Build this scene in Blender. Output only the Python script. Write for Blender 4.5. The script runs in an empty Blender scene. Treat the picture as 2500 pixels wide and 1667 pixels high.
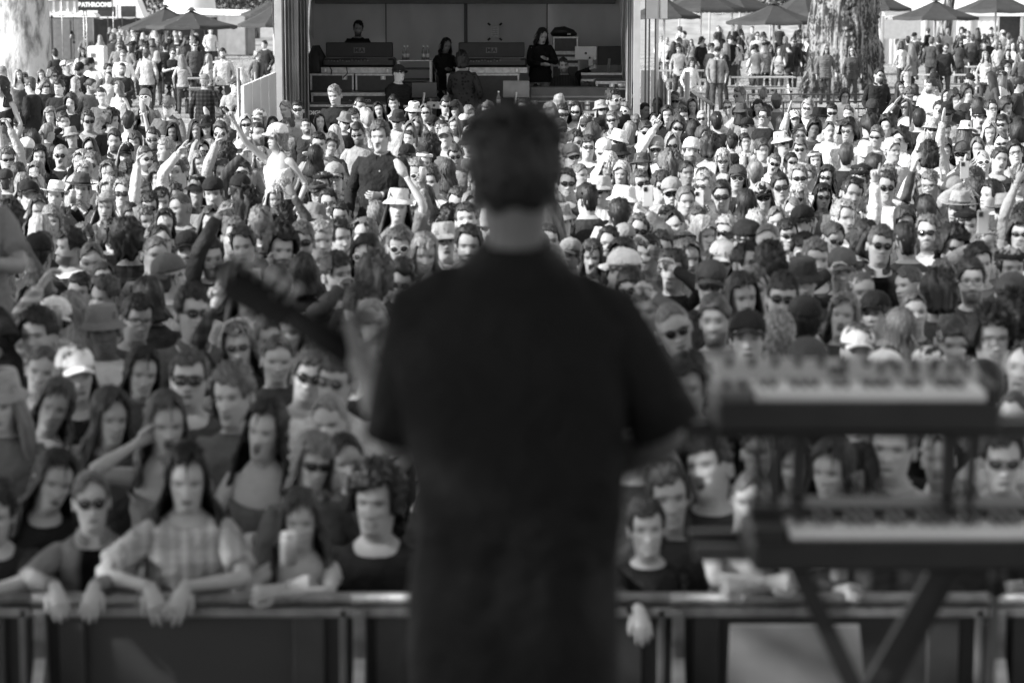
import bpy, math, random
import numpy as np
from mathutils import Vector, Matrix, Euler
R = math.radians
random.seed(7); rng = np.random.RandomState(11)
scn = bpy.context.scene
col = scn.collection

# ------------------------------------------------------------------ camera, light, exposure
F_PX, CAM_H, HOR = 6000.0, 3.35, -25.0          # focal length in photo pixels, eye height, horizon row
PITCH = math.atan((833.5 - HOR) / F_PX)
cam_d = bpy.data.cameras.new('camera'); cam = bpy.data.objects.new('camera', cam_d); col.objects.link(cam)
cam.location = (0, 0, CAM_H); cam.rotation_euler = (math.pi / 2 - PITCH, 0, 0)
cam_d.sensor_width = 36; cam_d.lens = 36 * F_PX / 2500; cam_d.clip_start = .05; cam_d.clip_end = 2000
cam_d.dof.use_dof = True; cam_d.dof.focus_distance = 33; cam_d.dof.aperture_fstop = 2.6
cam_d.dof.aperture_blades = 9
scn.camera = cam

SUN_EL, SUN_AZ = 31.0, 70.0                      # height; travel direction measured from +Y (view) towards +X
world = bpy.data.worlds.new('World'); scn.world = world; world.use_nodes = True
nt = world.node_tree; nt.nodes.clear()
sky = nt.nodes.new('ShaderNodeTexSky'); sky.sky_type = 'NISHITA'; sky.sun_disc = False
sky.sun_elevation = R(SUN_EL); sky.sun_rotation = R(SUN_AZ + 180); sky.dust_density = 1.2
bw = nt.nodes.new('ShaderNodeRGBToBW'); bg = nt.nodes.new('ShaderNodeBackground'); bg.inputs[1].default_value = .15
wo = nt.nodes.new('ShaderNodeOutputWorld')
nt.links.new(sky.outputs[0], bw.inputs[0]); nt.links.new(bw.outputs[0], bg.inputs[0]); nt.links.new(bg.outputs[0], wo.inputs[0])
sd = bpy.data.lights.new('sun', 'SUN'); sd.energy = 3.5; sd.angle = R(.53); sd.color = (1, 1, 1)
sun = bpy.data.objects.new('sun', sd); col.objects.link(sun)
sdir = Vector((math.cos(R(SUN_EL)) * math.sin(R(SUN_AZ)), math.cos(R(SUN_EL)) * math.cos(R(SUN_AZ)), -math.sin(R(SUN_EL))))
sun.rotation_euler = sdir.to_track_quat('-Z', 'Y').to_euler()
vs = scn.view_settings; vs.view_transform = 'Standard'; vs.look = 'None'; vs.gamma = 1; vs.exposure = 1.15; vs.use_curve_mapping = False
cy = scn.cycles; cy.use_denoising = True; cy.max_bounces = 5; cy.diffuse_bounces = 3; cy.glossy_bounces = 2
cy.transmission_bounces = 4; cy.transparent_max_bounces = 6; cy.caustics_reflective = False; cy.caustics_refractive = False
scn.render.engine = 'CYCLES'

def S(h):                                        # pixels per metre at depth Y
    return F_PX / h
_cp, _sp = math.cos(PITCH), math.sin(PITCH)
def ray(px, py):
    dx = (px - 1250) / F_PX; dy = (833.5 - py) / F_PX
    fw = _cp + dy * _sp; up = dy * _cp - _sp
    return dx / fw, up / fw
def W(px, py, Y):                                # the place seen at a photo pixel, Y metres from the stage camera
    a, b = ray(px, py); return Vector((a * Y, Y, CAM_H + b * Y))
def atZ(px, py, z):
    a, b = ray(px, py); Y = (z - CAM_H) / b; return Vector((a * Y, Y, z))

# ------------------------------------------------------------------ materials
def newmat(name):
    m = bpy.data.materials.new(name); m.use_nodes = True
    n = m.node_tree.nodes; n.clear()
    o = n.new('ShaderNodeOutputMaterial'); p = n.new('ShaderNodeBsdfPrincipled')
    m.node_tree.links.new(p.outputs[0], o.inputs[0]); return m, m.node_tree, p
def g3(v): return (v, v, v, 1)
def nd(t, kind, **kw):
    x = t.nodes.new(kind)
    for k, v in kw.items(): setattr(x, k, v)
    return x
def plain(name, base, rough=.6, metal=0, var=.18, vscale=6, bump=0, bscale=40, stretch=(1, 1, 1), spec=.4, detail=4, coords='Object'):
    """one tone with grain and wear"""
    m, t, p = newmat(name); L = t.links.new
    tc = nd(t, 'ShaderNodeTexCoord'); mp = nd(t, 'ShaderNodeMapping'); mp.inputs['Scale'].default_value = stretch
    L(tc.outputs[coords], mp.inputs[0])
    no = nd(t, 'ShaderNodeTexNoise'); no.inputs['Scale'].default_value = vscale; no.inputs['Detail'].default_value = detail
    L(mp.outputs[0], no.inputs['Vector'])
    mr = nd(t, 'ShaderNodeMapRange'); mr.inputs[1].default_value = .3; mr.inputs[2].default_value = .7
    mr.inputs[3].default_value = base * (1 - var); mr.inputs[4].default_value = base * (1 + var)
    L(no.outputs[0], mr.inputs[0]); L(mr.outputs[0], p.inputs['Base Color'])
    p.inputs['Roughness'].default_value = rough; p.inputs['Metallic'].default_value = metal
    p.inputs['Specular IOR Level'].default_value = spec
    if bump:
        n2 = nd(t, 'ShaderNodeTexNoise'); n2.inputs['Scale'].default_value = bscale; n2.inputs['Detail'].default_value = 5
        L(mp.outputs[0], n2.inputs['Vector']); b = nd(t, 'ShaderNodeBump'); b.inputs['Strength'].default_value = bump
        b.inputs['Distance'].default_value = .02; L(n2.outputs[0], b.inputs['Height']); L(b.outputs[0], p.inputs['Normal'])
    return m
def toned(name, rough=.6, spec=.3, var=.15, vscale=9, bump=.3, bscale=30, stretch=(1, 1, 1), pattern=None, dist=.01, sheen=0):
    """Col attribute x object colour: people's skin, hair and clothes"""
    m, t, p = newmat(name); L = t.links.new
    at = nd(t, 'ShaderNodeAttribute', attribute_name='Col'); oi = nd(t, 'ShaderNodeObjectInfo')
    mx = nd(t, 'ShaderNodeMix', data_type='RGBA', blend_type='MULTIPLY'); mx.inputs[0].default_value = 1
    L(at.outputs['Color'], mx.inputs[6]); L(oi.outputs['Color'], mx.inputs[7]); src = mx.outputs[2]
    tc = nd(t, 'ShaderNodeTexCoord'); mp = nd(t, 'ShaderNodeMapping'); mp.inputs['Scale'].default_value = stretch
    L(tc.outputs['Object'], mp.inputs[0])
    no = nd(t, 'ShaderNodeTexNoise'); no.inputs['Scale'].default_value = vscale; no.inputs['Detail'].default_value = 3
    L(mp.outputs[0], no.inputs['Vector'])
    mr = nd(t, 'ShaderNodeMapRange'); mr.inputs[1].default_value = .3; mr.inputs[2].default_value = .7
    mr.inputs[3].default_value = 1 - var; mr.inputs[4].default_value = 1 + var; L(no.outputs[0], mr.inputs[0])
    m2 = nd(t, 'ShaderNodeMix', data_type='RGBA', blend_type='MULTIPLY'); m2.inputs[0].default_value = 1
    L(src, m2.inputs[6]); L(mr.outputs[0], m2.inputs[7]); src = m2.outputs[2]
    def bands(axis, sc, lo):
        sx = nd(t, 'ShaderNodeSeparateXYZ'); L(tc.outputs['Object'], sx.inputs[0])
        a = nd(t, 'ShaderNodeMath', operation='MULTIPLY'); a.inputs[1].default_value = sc; L(sx.outputs[axis], a.inputs[0])
        f = nd(t, 'ShaderNodeMath', operation='FRACT'); L(a.outputs[0], f.inputs[0])
        g = nd(t, 'ShaderNodeMath', operation='GREATER_THAN'); g.inputs[1].default_value = .55; L(f.outputs[0], g.inputs[0])
        r = nd(t, 'ShaderNodeMapRange'); r.inputs[3].default_value = lo; r.inputs[4].default_value = 1; L(g.outputs[0], r.inputs[0]); return r.outputs[0]
    outs = []
    if pattern == 'plaid': outs = [bands(0, 13, .55), bands(2, 13, .55)]
    if pattern == 'check': outs = [bands(0, 19, .80), bands(0, 7, .82), bands(2, 9, .84)]
    if pattern == 'stripe': outs = [bands(0, 22, .6)]
    if pattern == 'hoop': outs = [bands(2, 18, .5)]
    if pattern == 'print':
        vo = nd(t, 'ShaderNodeTexVoronoi'); vo.inputs['Scale'].default_value = 16; L(tc.outputs['Object'], vo.inputs['Vector'])
        r = nd(t, 'ShaderNodeMapRange'); r.inputs[1].default_value = .3; r.inputs[2].default_value = .36; r.inputs[3].default_value = .35; r.inputs[4].default_value = 1.2
        L(vo.outputs[0], r.inputs[0]); outs = [r.outputs[0]]
    for o_ in outs:
        m3 = nd(t, 'ShaderNodeMix', data_type='RGBA', blend_type='MULTIPLY'); m3.inputs[0].default_value = 1
        L(src, m3.inputs[6]); L(o_, m3.inputs[7]); src = m3.outputs[2]
    L(src, p.inputs['Base Color']); p.inputs['Roughness'].default_value = rough; p.inputs['Specular IOR Level'].default_value = spec
    if bump:
        n2 = nd(t, 'ShaderNodeTexNoise'); n2.inputs['Scale'].default_value = bscale; n2.inputs['Detail'].default_value = 4
        L(mp.outputs[0], n2.inputs['Vector']); b = nd(t, 'ShaderNodeBump'); b.inputs['Strength'].default_value = bump
        b.inputs['Distance'].default_value = dist; L(n2.outputs[0], b.inputs['Height']); L(b.outputs[0], p.inputs['Normal'])
    return m
M_SKIN = toned('skin', rough=.55, spec=.35, var=.06, vscale=25, bump=.15, bscale=120, dist=.002)
M_HAIR = toned('hair', rough=.5, spec=.35, var=.35, vscale=60, bump=.8, bscale=90, stretch=(1, 1, .12), dist=.008)
M_CLOTH = toned('cloth', rough=.85, spec=.15, var=.10, vscale=7, bump=1.0, bscale=9, dist=.05)
M_PLAID = toned('plaid_cloth', rough=.85, spec=.15, bump=.7, bscale=11, dist=.03, pattern='plaid')
M_CHECK = toned('checked_cloth', rough=.85, spec=.15, bump=.9, bscale=11, dist=.05, pattern='check')
M_STRIPE = toned('striped_cloth', rough=.85, spec=.15, bump=.7, bscale=11, dist=.03, pattern='stripe')
M_HOOP = toned('hooped_cloth', rough=.85, spec=.15, bump=.7, bscale=11, dist=.03, pattern='hoop')
M_PRINT = toned('printed_cloth', rough=.85, spec=.15, bump=.7, bscale=11, dist=.03, pattern='print')
M_LENS = toned('lens', rough=.12, spec=.6, var=0, bump=0)
M_FRAME = toned('spectacle_frame', rough=.3, spec=.5, var=0, bump=0)

# ------------------------------------------------------------------ mesh building
class MB:
    def __init__(s): s.V = []; s.Q = []; s.T = []; s.C = []; s.mq = []; s.mt = []; s.n = 0
    def add(s, V, Q=None, T=None, c=1.0, m=0):
        V = np.asarray(V, float).reshape(-1, 3)
        if Q is not None and len(Q): Q = np.asarray(Q, int); s.Q.append(Q + s.n); s.mq.append(np.full(len(Q), m))
        if T is not None and len(T): T = np.asarray(T, int); s.T.append(T + s.n); s.mt.append(np.full(len(T), m))
        s.V.append(V); s.C.append(np.broadcast_to(np.asarray(c, float), (len(V),)).copy()); s.n += len(V); return s
    def merge(s, o, f=None, cm=1.0, moff=0):
        n0 = s.n
        V = np.concatenate(o.V); V = f(V) if f else V
        for q, m in zip(o.Q, o.mq): s.Q.append(q + n0); s.mq.append(m + moff)
        for q, m in zip(o.T, o.mt): s.T.append(q + n0); s.mt.append(m + moff)
        s.V.append(V); s.C.append(np.concatenate(o.C) * cm); s.n += len(V)
    def mesh(s, name, mats, smooth=True):
        V = np.concatenate(s.V); me = bpy.data.meshes.new(name)
        Q = np.concatenate(s.Q) if s.Q else np.zeros((0, 4), int); T = np.concatenate(s.T) if s.T else np.zeros((0, 3), int)
        mq = np.concatenate(s.mq) if s.mq else np.zeros(0, int); mt = np.concatenate(s.mt) if s.mt else np.zeros(0, int)
        me.vertices.add(len(V)); me.vertices.foreach_set('co', V.ravel())
        nl = len(Q) * 4 + len(T) * 3; me.loops.add(nl); me.loops.foreach_set('vertex_index', np.concatenate([Q.ravel(), T.ravel()]).astype(np.int32))
        me.polygons.add(len(Q) + len(T))
        st = np.concatenate([np.arange(len(Q)) * 4, len(Q) * 4 + np.arange(len(T)) * 3])
        me.polygons.foreach_set('loop_start', st.astype(np.int32))
        me.polygons.foreach_set('loop_total', np.concatenate([np.full(len(Q), 4), np.full(len(T), 3)]).astype(np.int32))
        me.polygons.foreach_set('material_index', np.concatenate([mq, mt]).astype(np.int32))
        me.polygons.foreach_set('use_smooth', np.full(len(Q) + len(T), smooth))
        for m in mats: me.materials.append(m)
        a = me.attributes.new('Col', 'FLOAT_COLOR', 'POINT'); C = np.concatenate(s.C)
        a.data.foreach_set('color', np.stack([C, C, C, np.ones_like(C)], 1).ravel())
        me.update(calc_edges=True); return me
    def build(s, name, mats, parent=None, smooth=True, tone=1.0):
        return link(name, s.mesh(name, mats if isinstance(mats, (list, tuple)) else [mats], smooth), parent, tone)
def link(name, data, parent=None, tone=1.0):
    o = bpy.data.objects.new(name, data); col.objects.link(o)
    if parent: o.parent = parent
    if tone != 1.0: o.color = (tone, tone, tone, 1)
    return o
def tag(o, label=None, cat=None, group=None, kind=None):
    for k, v in (('label', label), ('category', cat), ('group', group), ('kind', kind)):
        if v: o[k] = v
    return o
def empty(name, label, cat, loc=(0, 0, 0), rz=0, group=None):
    o = bpy.data.objects.new(name, None); col.objects.link(o); o.location = loc; o.rotation_euler = (0, 0, rz)
    o.empty_display_size = .1
    return tag(o, label, cat, group)
def gridq(r, c, closed=True):
    i = np.arange(r - 1)[:, None] * c; j = np.arange(c if closed else c - 1)[None, :]; k = (j + 1) % c
    return np.stack([i + j, i + k, i + c + k, i + c + j], -1).reshape(-1, 4)
def box(mb, c, s, rz=0, m=0, cc=1.0, ch=.0, rx=0, ry=0):
    """a box with small chamfers"""
    hx, hy, hz = s[0] / 2, s[1] / 2, s[2] / 2
    if ch:
        ch = min(ch, hx * .6, hy * .6, hz * .6); V = []
        for z, k in ((-hz, 1), (-hz + ch, 0), (hz - ch, 0), (hz, 1)):
            a, b = hx - ch * k, hy - ch * k
            V += [(-a + ch * (1 - k), -b, z), (a - ch * (1 - k), -b, z), (a, -b + ch * (1 - k), z), (a, b - ch * (1 - k), z), (a - ch * (1 - k), b, z), (-a + ch * (1 - k), b, z), (-a, b - ch * (1 - k), z), (-a, -b + ch * (1 - k), z)] if not k else \
                 [(-a, -b, z), (a, -b, z), (a, -b, z), (a, b, z), (a, b, z), (-a, b, z), (-a, b, z), (-a, -b, z)]
        V = np.array(V); Q = gridq(4, 8).tolist() + [(0, 7, 6, 5), (0, 5, 4, 3), (0, 3, 2, 1), (24, 25, 26, 27), (24, 27, 28, 29), (24, 29, 30, 31)]
    else:
        V = np.array([(x, y, z) for z in (-hz, hz) for x, y in ((-hx, -hy), (hx, -hy), (hx, hy), (-hx, hy))])
        Q = [(0, 3, 2, 1), (4, 5, 6, 7), (0, 1, 5, 4), (1, 2, 6, 5), (2, 3, 7, 6), (3, 0, 4, 7)]
    if rx or ry or rz: V = V @ np.array(Euler((rx, ry, rz)).to_matrix()).T
    mb.add(V + np.array(c), Q, c=cc, m=m); return mb
def tube(mb, P, r, n=8, up=(0, 0, 1), m=0, c=1.0, cap=True, ell=None):
    """a tube along points P; r per point, or (across, along up) pairs"""
    P = np.asarray(P, float); r = np.asarray(r, float)
    if r.ndim == 0: r = np.full(len(P), float(r))
    if r.ndim == 1: r = np.stack([r, r], 1)
    D = np.gradient(P, axis=0); D /= np.linalg.norm(D, axis=1)[:, None] + 1e-9
    up = np.asarray(up, float); rows = []; a = np.arange(n) * 2 * np.pi / n
    for p, d, q in zip(P, D, r):
        s = np.cross(d, up); l = np.linalg.norm(s)
        if l < .15: s = np.cross(d, (0.3, 1, .1)); l = np.linalg.norm(s)
        s /= l; u = np.cross(s, d)
        rows.append(p + np.outer(np.cos(a) * q[0], s) + np.outer(np.sin(a) * q[1], u))
    if cap:
        rows = [np.repeat(P[:1], n, 0)] + rows + [np.repeat(P[-1:], n, 0)]
        if np.ndim(c): c = np.concatenate([[c[0]], c, [c[-1]]])
    if np.ndim(c): c = np.repeat(c, n)
    mb.add(np.concatenate(rows), gridq(len(rows), n), c=c, m=m); return mb
def bar(mb, a, b, r=.02, n=6, m=0): return tube(mb, [a, b], r, n, m=m, up=(.1, .2, 1) if abs(Vector(b)[2] - Vector(a)[2]) < .5 else (0, 1, 0))
def beam(mb, a, b, w, t, m=0, up=(0, 0, 1)):
    """a square bar from a to b"""
    a, b = np.array(a, float), np.array(b, float); d = b - a; d /= np.linalg.norm(d); s = np.cross(d, up)
    if np.linalg.norm(s) < .1: s = np.cross(d, (0, 1, 0))
    s /= np.linalg.norm(s); u = np.cross(s, d)
    V = [p + s * x * w / 2 + u * y * t / 2 for p in (a, b) for x, y in ((-1, -1), (1, -1), (1, 1), (-1, 1))]
    mb.add(V, [(0, 3, 2, 1), (4, 5, 6, 7), (0, 1, 5, 4), (1, 2, 6, 5), (2, 3, 7, 6), (3, 0, 4, 7)], m=m); return mb
def ss(x, a, b):
    t = np.clip((x - a) / (b - a), 0, 1); return t * t * (3 - 2 * t)
def snoise(a, b, seed, f=1.0, n=5):
    r = np.random.RandomState(seed); o = 0
    for i in range(n):
        k = r.uniform(.6, 2.4, 2) * f; o = o + np.sin(a * round(k[0]) * 1.0 + b * k[1] * 3 + r.uniform(0, 6.28)) / n ** .5
    return o
TONE_HAIR = [.012, .02, .035, .055, .085, .13, .19, .27, .38, .55]
TONE_TOP = [.014, .022, .04, .07, .12, .2, .32, .46, .62, .8]
# ------------------------------------------------------------------ people
ZT = np.array([-.13, -.09, -.05, -.02, 0, .02, .045, .07, .10, .12, .14, .16])
WT = np.array([.062, .057, .055, .055, .056, .059, .063, .067, .0715, .0735, .0755, .0765])
FT = np.array([.050, .044, .042, .058, .083, .091, .0925, .091, .089, .087, .091, .0925])
BT = np.array([.072, .068, .066, .066, .067, .070, .077, .086, .097, .101, .104, .105])
def headsurf(a, z, P=None, neck=True):
    """a: angle from the front; z above the chin"""
    zc = np.clip(z, -.13, .15)
    w = np.interp(zc, ZT, WT); f = np.interp(zc, ZT, FT); b = np.interp(zc, ZT, BT)
    t = np.sqrt(np.clip(1 - (np.clip(z - .15, 0, None) / .087) ** 2, 0, 1)); w, f, b = w * t, f * t, b * t
    jw = P['jaw'] if P else 1
    c, s = np.cos(a), np.sin(a)
    w = w * (1 + (jw * .90 - 1) * ss(.09 - z, 0, .085) * ss(z, -.05, .0) * ss(c, -.15, .35))
    y = np.where(c > 0, -f * np.sign(c) * np.abs(c) ** .9, b * np.abs(c) ** .85)
    return w * np.sign(s) * np.abs(s) ** .88, y
def face_params(seed, woman=False):
    r = np.random.RandomState(seed)
    return dict(jaw=r.uniform(.84, .97) if woman else r.uniform(.95, 1.12), nose=r.uniform(.8, 1.25), nw=r.uniform(.9, 1.2), brow=(.3 if woman else 1) * r.uniform(.6, 1.3),
                eye=r.uniform(.9, 1.1), eyx=r.uniform(.030, .0335), skew=r.uniform(-.6, .6), mz=r.uniform(.036, .042), lip=r.uniform(.9, 1.5) if woman else r.uniform(.6, 1.1), len=r.uniform(.90, .99) if woman else r.uniform(.93, 1.05), wid=r.uniform(.96, 1.08))
def head(seed, res=2, woman=False, mouth=0, smile=0, beard=0, browtone=.3):
    P = face_params(seed, woman)
    if res == 2: fz = np.arange(0, .1501, .005); na, nb = 27, 17; nt_ = 8
    elif res == 1: fz = np.arange(0, .1501, .0075); na, nb = 19, 9; nt_ = 5
    else: fz = np.arange(0, .1501, .0125); na, nb = 13, 7; nt_ = 4
    top = .15 + .087 * np.sin(np.linspace(0, np.pi / 2, nt_ + 1)[1:]) * .9995
    z = np.concatenate([[-.125, -.08, -.045, -.022, -.009], fz, top])
    A = R(78); fa = np.linspace(-A, A, na); ba = np.linspace(A, 2 * np.pi - A, nb + 2)[1:-1]
    a = np.concatenate([fa, ba]); a2, z2 = np.meshgrid(a, z)
    x, y = headsurf(a2, z2, P); n = np.ones_like(x)
    fr = (np.cos(a2) > .05)
    G = lambda cx, cz, sx, sz: np.exp(-((x - cx) / sx) ** 2 - ((z2 - cz) / sz) ** 2)
    ex, ez, mz = P['eyx'], .116, P['mz']
    d = np.zeros_like(x)
    nz = np.clip((.128 - z2) / .055, 0, 1)                                                  # bridge to tip
    d += .024 * P['nose'] * nz ** 1.4 * np.exp(-(x / (.009 + .006 * nz * P['nw'])) ** 2) * ss(z2, .062, .071)
    d += .006 * (G(.012, .072, .006, .006) + G(-.012, .072, .006, .006))
    d -= .0115 * (G(ex, ez, .017, .011) + G(-ex, ez, .017, .011))
    d += .006 * (G(ex, ez - .001, .009, .006) + G(-ex, ez - .001, .009, .006))
    d += (.002 + .003 * P['brow']) * (G(.028, .134, .022, .007) + G(-.028, .134, .022, .007))
    d += (.005 + .003 * smile) * (G(.043, .086, .018, .015) + G(-.043, .086, .018, .015)); d -= .002 * (G(.03, .055, .008, .012) + G(-.03, .055, .008, .012)) * (1 + smile)
    zm = mz + smile * (7 * x ** 2 - .002)
    mw = .021 + .004 * smile; opn = .0035 + .015 * mouth
    lipg = lambda dz, s: np.exp(-(x / mw) ** 4 - ((z2 - zm - dz) / s) ** 2)
    d += .005 * P['lip'] * (lipg(.006 + .012 * mouth, .004) + lipg(-.007 - .012 * mouth, .005))
    inm = np.exp(-((x / (mw * (1 - .15 * mouth))) ** 4) - ((z2 - zm) / opn) ** 2)
    teeth = .85 * np.exp(-((x / .015) ** 4) - ((z2 - zm - opn * .55) / .0032) ** 2) * (mouth > .2)
    d -= (.003 + .012 * mouth) * inm
    d -= .003 * G(0, .026, .02, .006); d += .006 * G(0, .010, .018, .012)
    if beard: d += .007 * np.exp(-((z2 - .012) / .03) ** 2) * ss(.06 - z2, 0, .02)
    y = y - d * fr * (1 if res else 1.1)
    if mouth: z2 = z2 - .014 * mouth * ss(.04 - z2, 0, .03) * fr * ss(z2, -.03, 0)
    zz = z2 * P['len']; xx = x * P['wid']
    C = np.ones_like(x)
    def paint(mask, v): nonlocal C; mask = np.clip(mask * fr, 0, 1); C = C * (1 - mask) + v * mask
    paint(.42 * (G(ex, ez + .002, .021, .011) + G(-ex, ez + .002, .021, .011)), .45)          # eye-socket shade painted into the skin tone, over lids and lashes
    paint(.95 * (np.exp(-((np.abs(x) - .031) / .019) ** 4 - ((z2 - .1335 + 6 * (np.abs(x) - .03) ** 2) / ((.0032 if woman else .0044) if res == 2 else .0058)) ** 2)), max(browtone, .22))
    paint(1.2 * (np.exp(-((np.abs(x) - ex) / .0125) ** 4 - ((z2 - ez) / (.0056 if res == 2 else .0075)) ** 2)), .12 if res < 2 else .16)
    if res == 2:
        paint(.5 * np.exp(-((np.abs(x) - ex - .008) / .0025) ** 2 - ((z2 - ez + .001) / .0025) ** 2), .9)
    paint(.85 * (lipg(.005 + .012 * mouth, .005) + lipg(-.006 - .012 * mouth, .0055)), .42 if woman else .55); paint(.95 * lipg(0, .0042 if res == 2 else .0055), .14); paint(.35 * G(0, .026, .022, .006), .6)
    paint(1.3 * inm, .13); paint(teeth, 1.3)
    if smile > .5 and not mouth: paint(.95 * np.exp(-((x / .018) ** 4) - ((z2 - zm - .0005) / .0042) ** 2), 1.5)
    paint(.5 * (G(.008, .066, .004, .003) + G(-.008, .066, .004, .003)), .2)
    if beard:
        bz = ss(.068 - z2, 0, .015) * ss(z2, -.03, -.012) * ss(np.abs(a2 - 2 * np.pi * (a2 > np.pi)) , -1, 0) * (np.cos(a2) > -.1)
        jl = np.clip(bz, 0, 1) * (1 - np.exp(-((x / .028) ** 4) - ((z2 - .042) / .012) ** 4) * (1 - .0)) + np.exp(-((x / .03) ** 4) - ((z2 - mz - .0165) / .006) ** 2) * .9
        C = C * (1 - .85 * np.clip(jl, 0, 1)) + browtone * .85 * np.clip(jl, 0, 1)
    xx = xx + .004 * P['skew'] * ss(.05 - z2, 0, .03) * fr; mb = MB(); nr, nc = xx.shape
    mb.add(np.stack([xx, y, zz], -1).reshape(-1, 3), gridq(nr, nc), c=C.ravel())
    for sx in (-1, 1):                                                                       # ears
        if res == 0 and sx: pass
        t = np.linspace(0, 2 * np.pi, 9)[:-1]
        ring = lambda k, o: np.stack([np.full(8, sx * (.0735 * P['wid'] + o)), .014 + .017 * k * np.cos(t) + .004, .100 * P['len'] + .031 * k * np.sin(t)], 1)
        rr = [ring(.75, -.008), ring(1, .008), ring(.95, .014), ring(.6, .009), ring(.05, .006)]
        for q in rr: q[:, 1] += np.abs(q[:, 0] - sx * .07) * .5
        mb.add(np.concatenate(rr), gridq(5, 8), c=np.repeat([1, 1, 1, .8, .7], 8))
    return mb
def rotm(yaw, pitch, roll): return np.array(Euler((R(-pitch), R(roll), R(yaw)), 'XYZ').to_matrix())
PIV = np.array([0, .02, 1.455]); CHIN = np.array([0, 0, 1.50])

def hair_mesh(style, seed, res=2, hems=None):
    """hair in the head's own frame (chin at the origin)"""
    r = np.random.RandomState(seed); nc, nr = {2: (56, 22), 1: (36, 14), 0: (20, 8)}[res]
    a = np.linspace(-np.pi, np.pi, nc + 1)[:-1]; aa = np.abs(a); t = np.linspace(0, 1, nr)
    off, lo, front, side, back = {'s': (.010, 0, .182, .105, .02), 'k': (.003, 0, .19, .12, .04), 'c': (.034, .02, .172, .075, .0), 'l': (.019, 0, .19, -.20, -.24),
                                  'b': (.022, 0, .160, -.015, -.03), 'u': (.006, 0, .19, .115, .02)}[style]
    if style == 'l':
        ln = r.uniform(-.26, -.08); side = ln; back = ln - .03; front = r.uniform(.178, .20)
    if style == 's': off = r.uniform(.007, .017); front = r.uniform(.165, .188)
    if hems: off, front, side, back = hems
    fa = R(r.uniform(48, 58)) if style in 'lb' else R(48); fb = fa + R(20)
    hem = front + (side - front) * ss(aa, fa, fb)
    hem = hem + (back - side) * ss(aa, R(100), R(150))
    if style in 'suk': hem = np.where((aa > R(70)) & (aa < R(112)), np.maximum(hem, .125), hem)   # above the ear
    part = r.uniform(-.6, .6)
    if style in 'lu': hem = hem + .020 * np.exp(-((a - part) / .22) ** 2) - .016 * ss(np.abs(a - part), .25, .8) * (aa < R(60))
    hem = hem + .012 * np.sin(a * 3 + part * 6) * (aa < R(60)) + .006 * snoise(a, a * 0, seed, 5)
    ph = t * np.pi / 2
    T, A2 = np.meshgrid(t, a, indexing='ij'); H = np.broadcast_to(hem, A2.shape)
    ztop = .15 + .087
    # first half of the rows goes over the dome, the rest down to the hem
    k = .55 if style in 'lb' else .75
    zd = np.maximum(.15, H) * np.ones_like(T)
    Z = np.where(T < k, .15 + .087 * np.cos(T / k * np.pi / 2) , 0)
    Z = np.where(T < k, np.maximum(Z, H + (ztop - H) * (1 - T / k) ** 1.0 * .0), .15 + (H - .15) * (T - k) / (1 - k))
    over = H > .15                                                                                # hem lies on the dome
    th = np.arccos(np.clip((H - .15) / .087, 0, 1)); Z = np.where(over, .15 + .087 * np.cos(np.minimum(1, T) * th), Z)
    x, y = headsurf(A2, np.maximum(Z, .02 if style in 'lbc' else -.05))
    if style in 'lbc':                                                                            # hanging hair leaves the jaw alone and falls to the shoulders
        dn = ss(.10 - Z, 0, .12); wv = .080 + (.016 + .022 * (style == 'l')) * dn + .010 * dn * np.sin(Z * 55 + seed)
        xs = np.sin(A2) * wv; ys = np.where(np.cos(A2) > 0, -np.cos(A2) * .06, -np.cos(A2) * (.10 + .01 * dn))
        x = x * (1 - dn) + xs * dn; y = y * (1 - dn) + ys * dn
        if style == 'l': y = y + .02 * dn * (np.cos(A2) > .1) * 0 - .05 * ss(-.05 - Z, 0, .12) * (np.cos(A2) > -.2)
    gro = snoise(A2, T * 2, seed + 3, 9, 6) + .5 * snoise(A2, T * 3, seed + 4, 15, 4)
    amp = {'s': .10, 'k': .02, 'c': .16, 'l': .05, 'b': .05, 'u': .03}[style]
    o = off * (1 + .25 * gro) + amp * .05 * gro + (.018 * r.uniform(.3, 1) if style == 's' else .008) * ss(Z, .17, .23)
    if style == 'c': o = o + .012 * snoise(A2, T * 9, seed + 5, 6, 7) * (T > .02)
    if style == 's': o = o * (1 - .6 * ss(.15 - Z, 0, .07)) + .006 * snoise(A2, T * 6, seed + 9, 8) * ss(Z, .14, .2)
    rad = np.sqrt(x * x + y * y) + 1e-6; cz = .11
    nx, ny, nz = x, y, np.clip(Z - cz, 0, None) * 1.0; l = np.sqrt(nx * nx + ny * ny + nz * nz) + 1e-6
    X = x + nx / l * o; Y = y + ny / l * o; ZZ = Z + nz / l * o
    mb = MB(); V = np.stack([X, Y, ZZ], -1)
    inn = V[-1].copy(); inn[:, :2] *= .86; inn[:, 2] += .012
    V = np.concatenate([V, inn[None]]); C = np.concatenate([np.clip(1 + (.34 if style != 'c' else .18) * gro * (T > .05) - .45 * (style in 'lu') * np.exp(-((A2 - part) / .10) ** 2) * (Z > .14), .35, 2.2), np.full((1, nc), .6)])
    mb.add(V.reshape(-1, 3), gridq(nr + 1, nc), c=C.ravel())
    if style == 'u':
        bz = r.choice([.20, .12]); u = np.linspace(0, np.pi, 7); w = np.linspace(0, 2 * np.pi, 11)[:-1]; U, Wd = np.meshgrid(u, w, indexing='ij')
        rr = .034 * (1 + .12 * snoise(Wd, U, seed, 4)); mb.add(np.stack([rr * np.sin(U) * np.cos(Wd), .118 + rr * np.sin(U) * np.sin(Wd), bz + rr * np.cos(U)], -1).reshape(-1, 3), gridq(7, 10))
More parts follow.
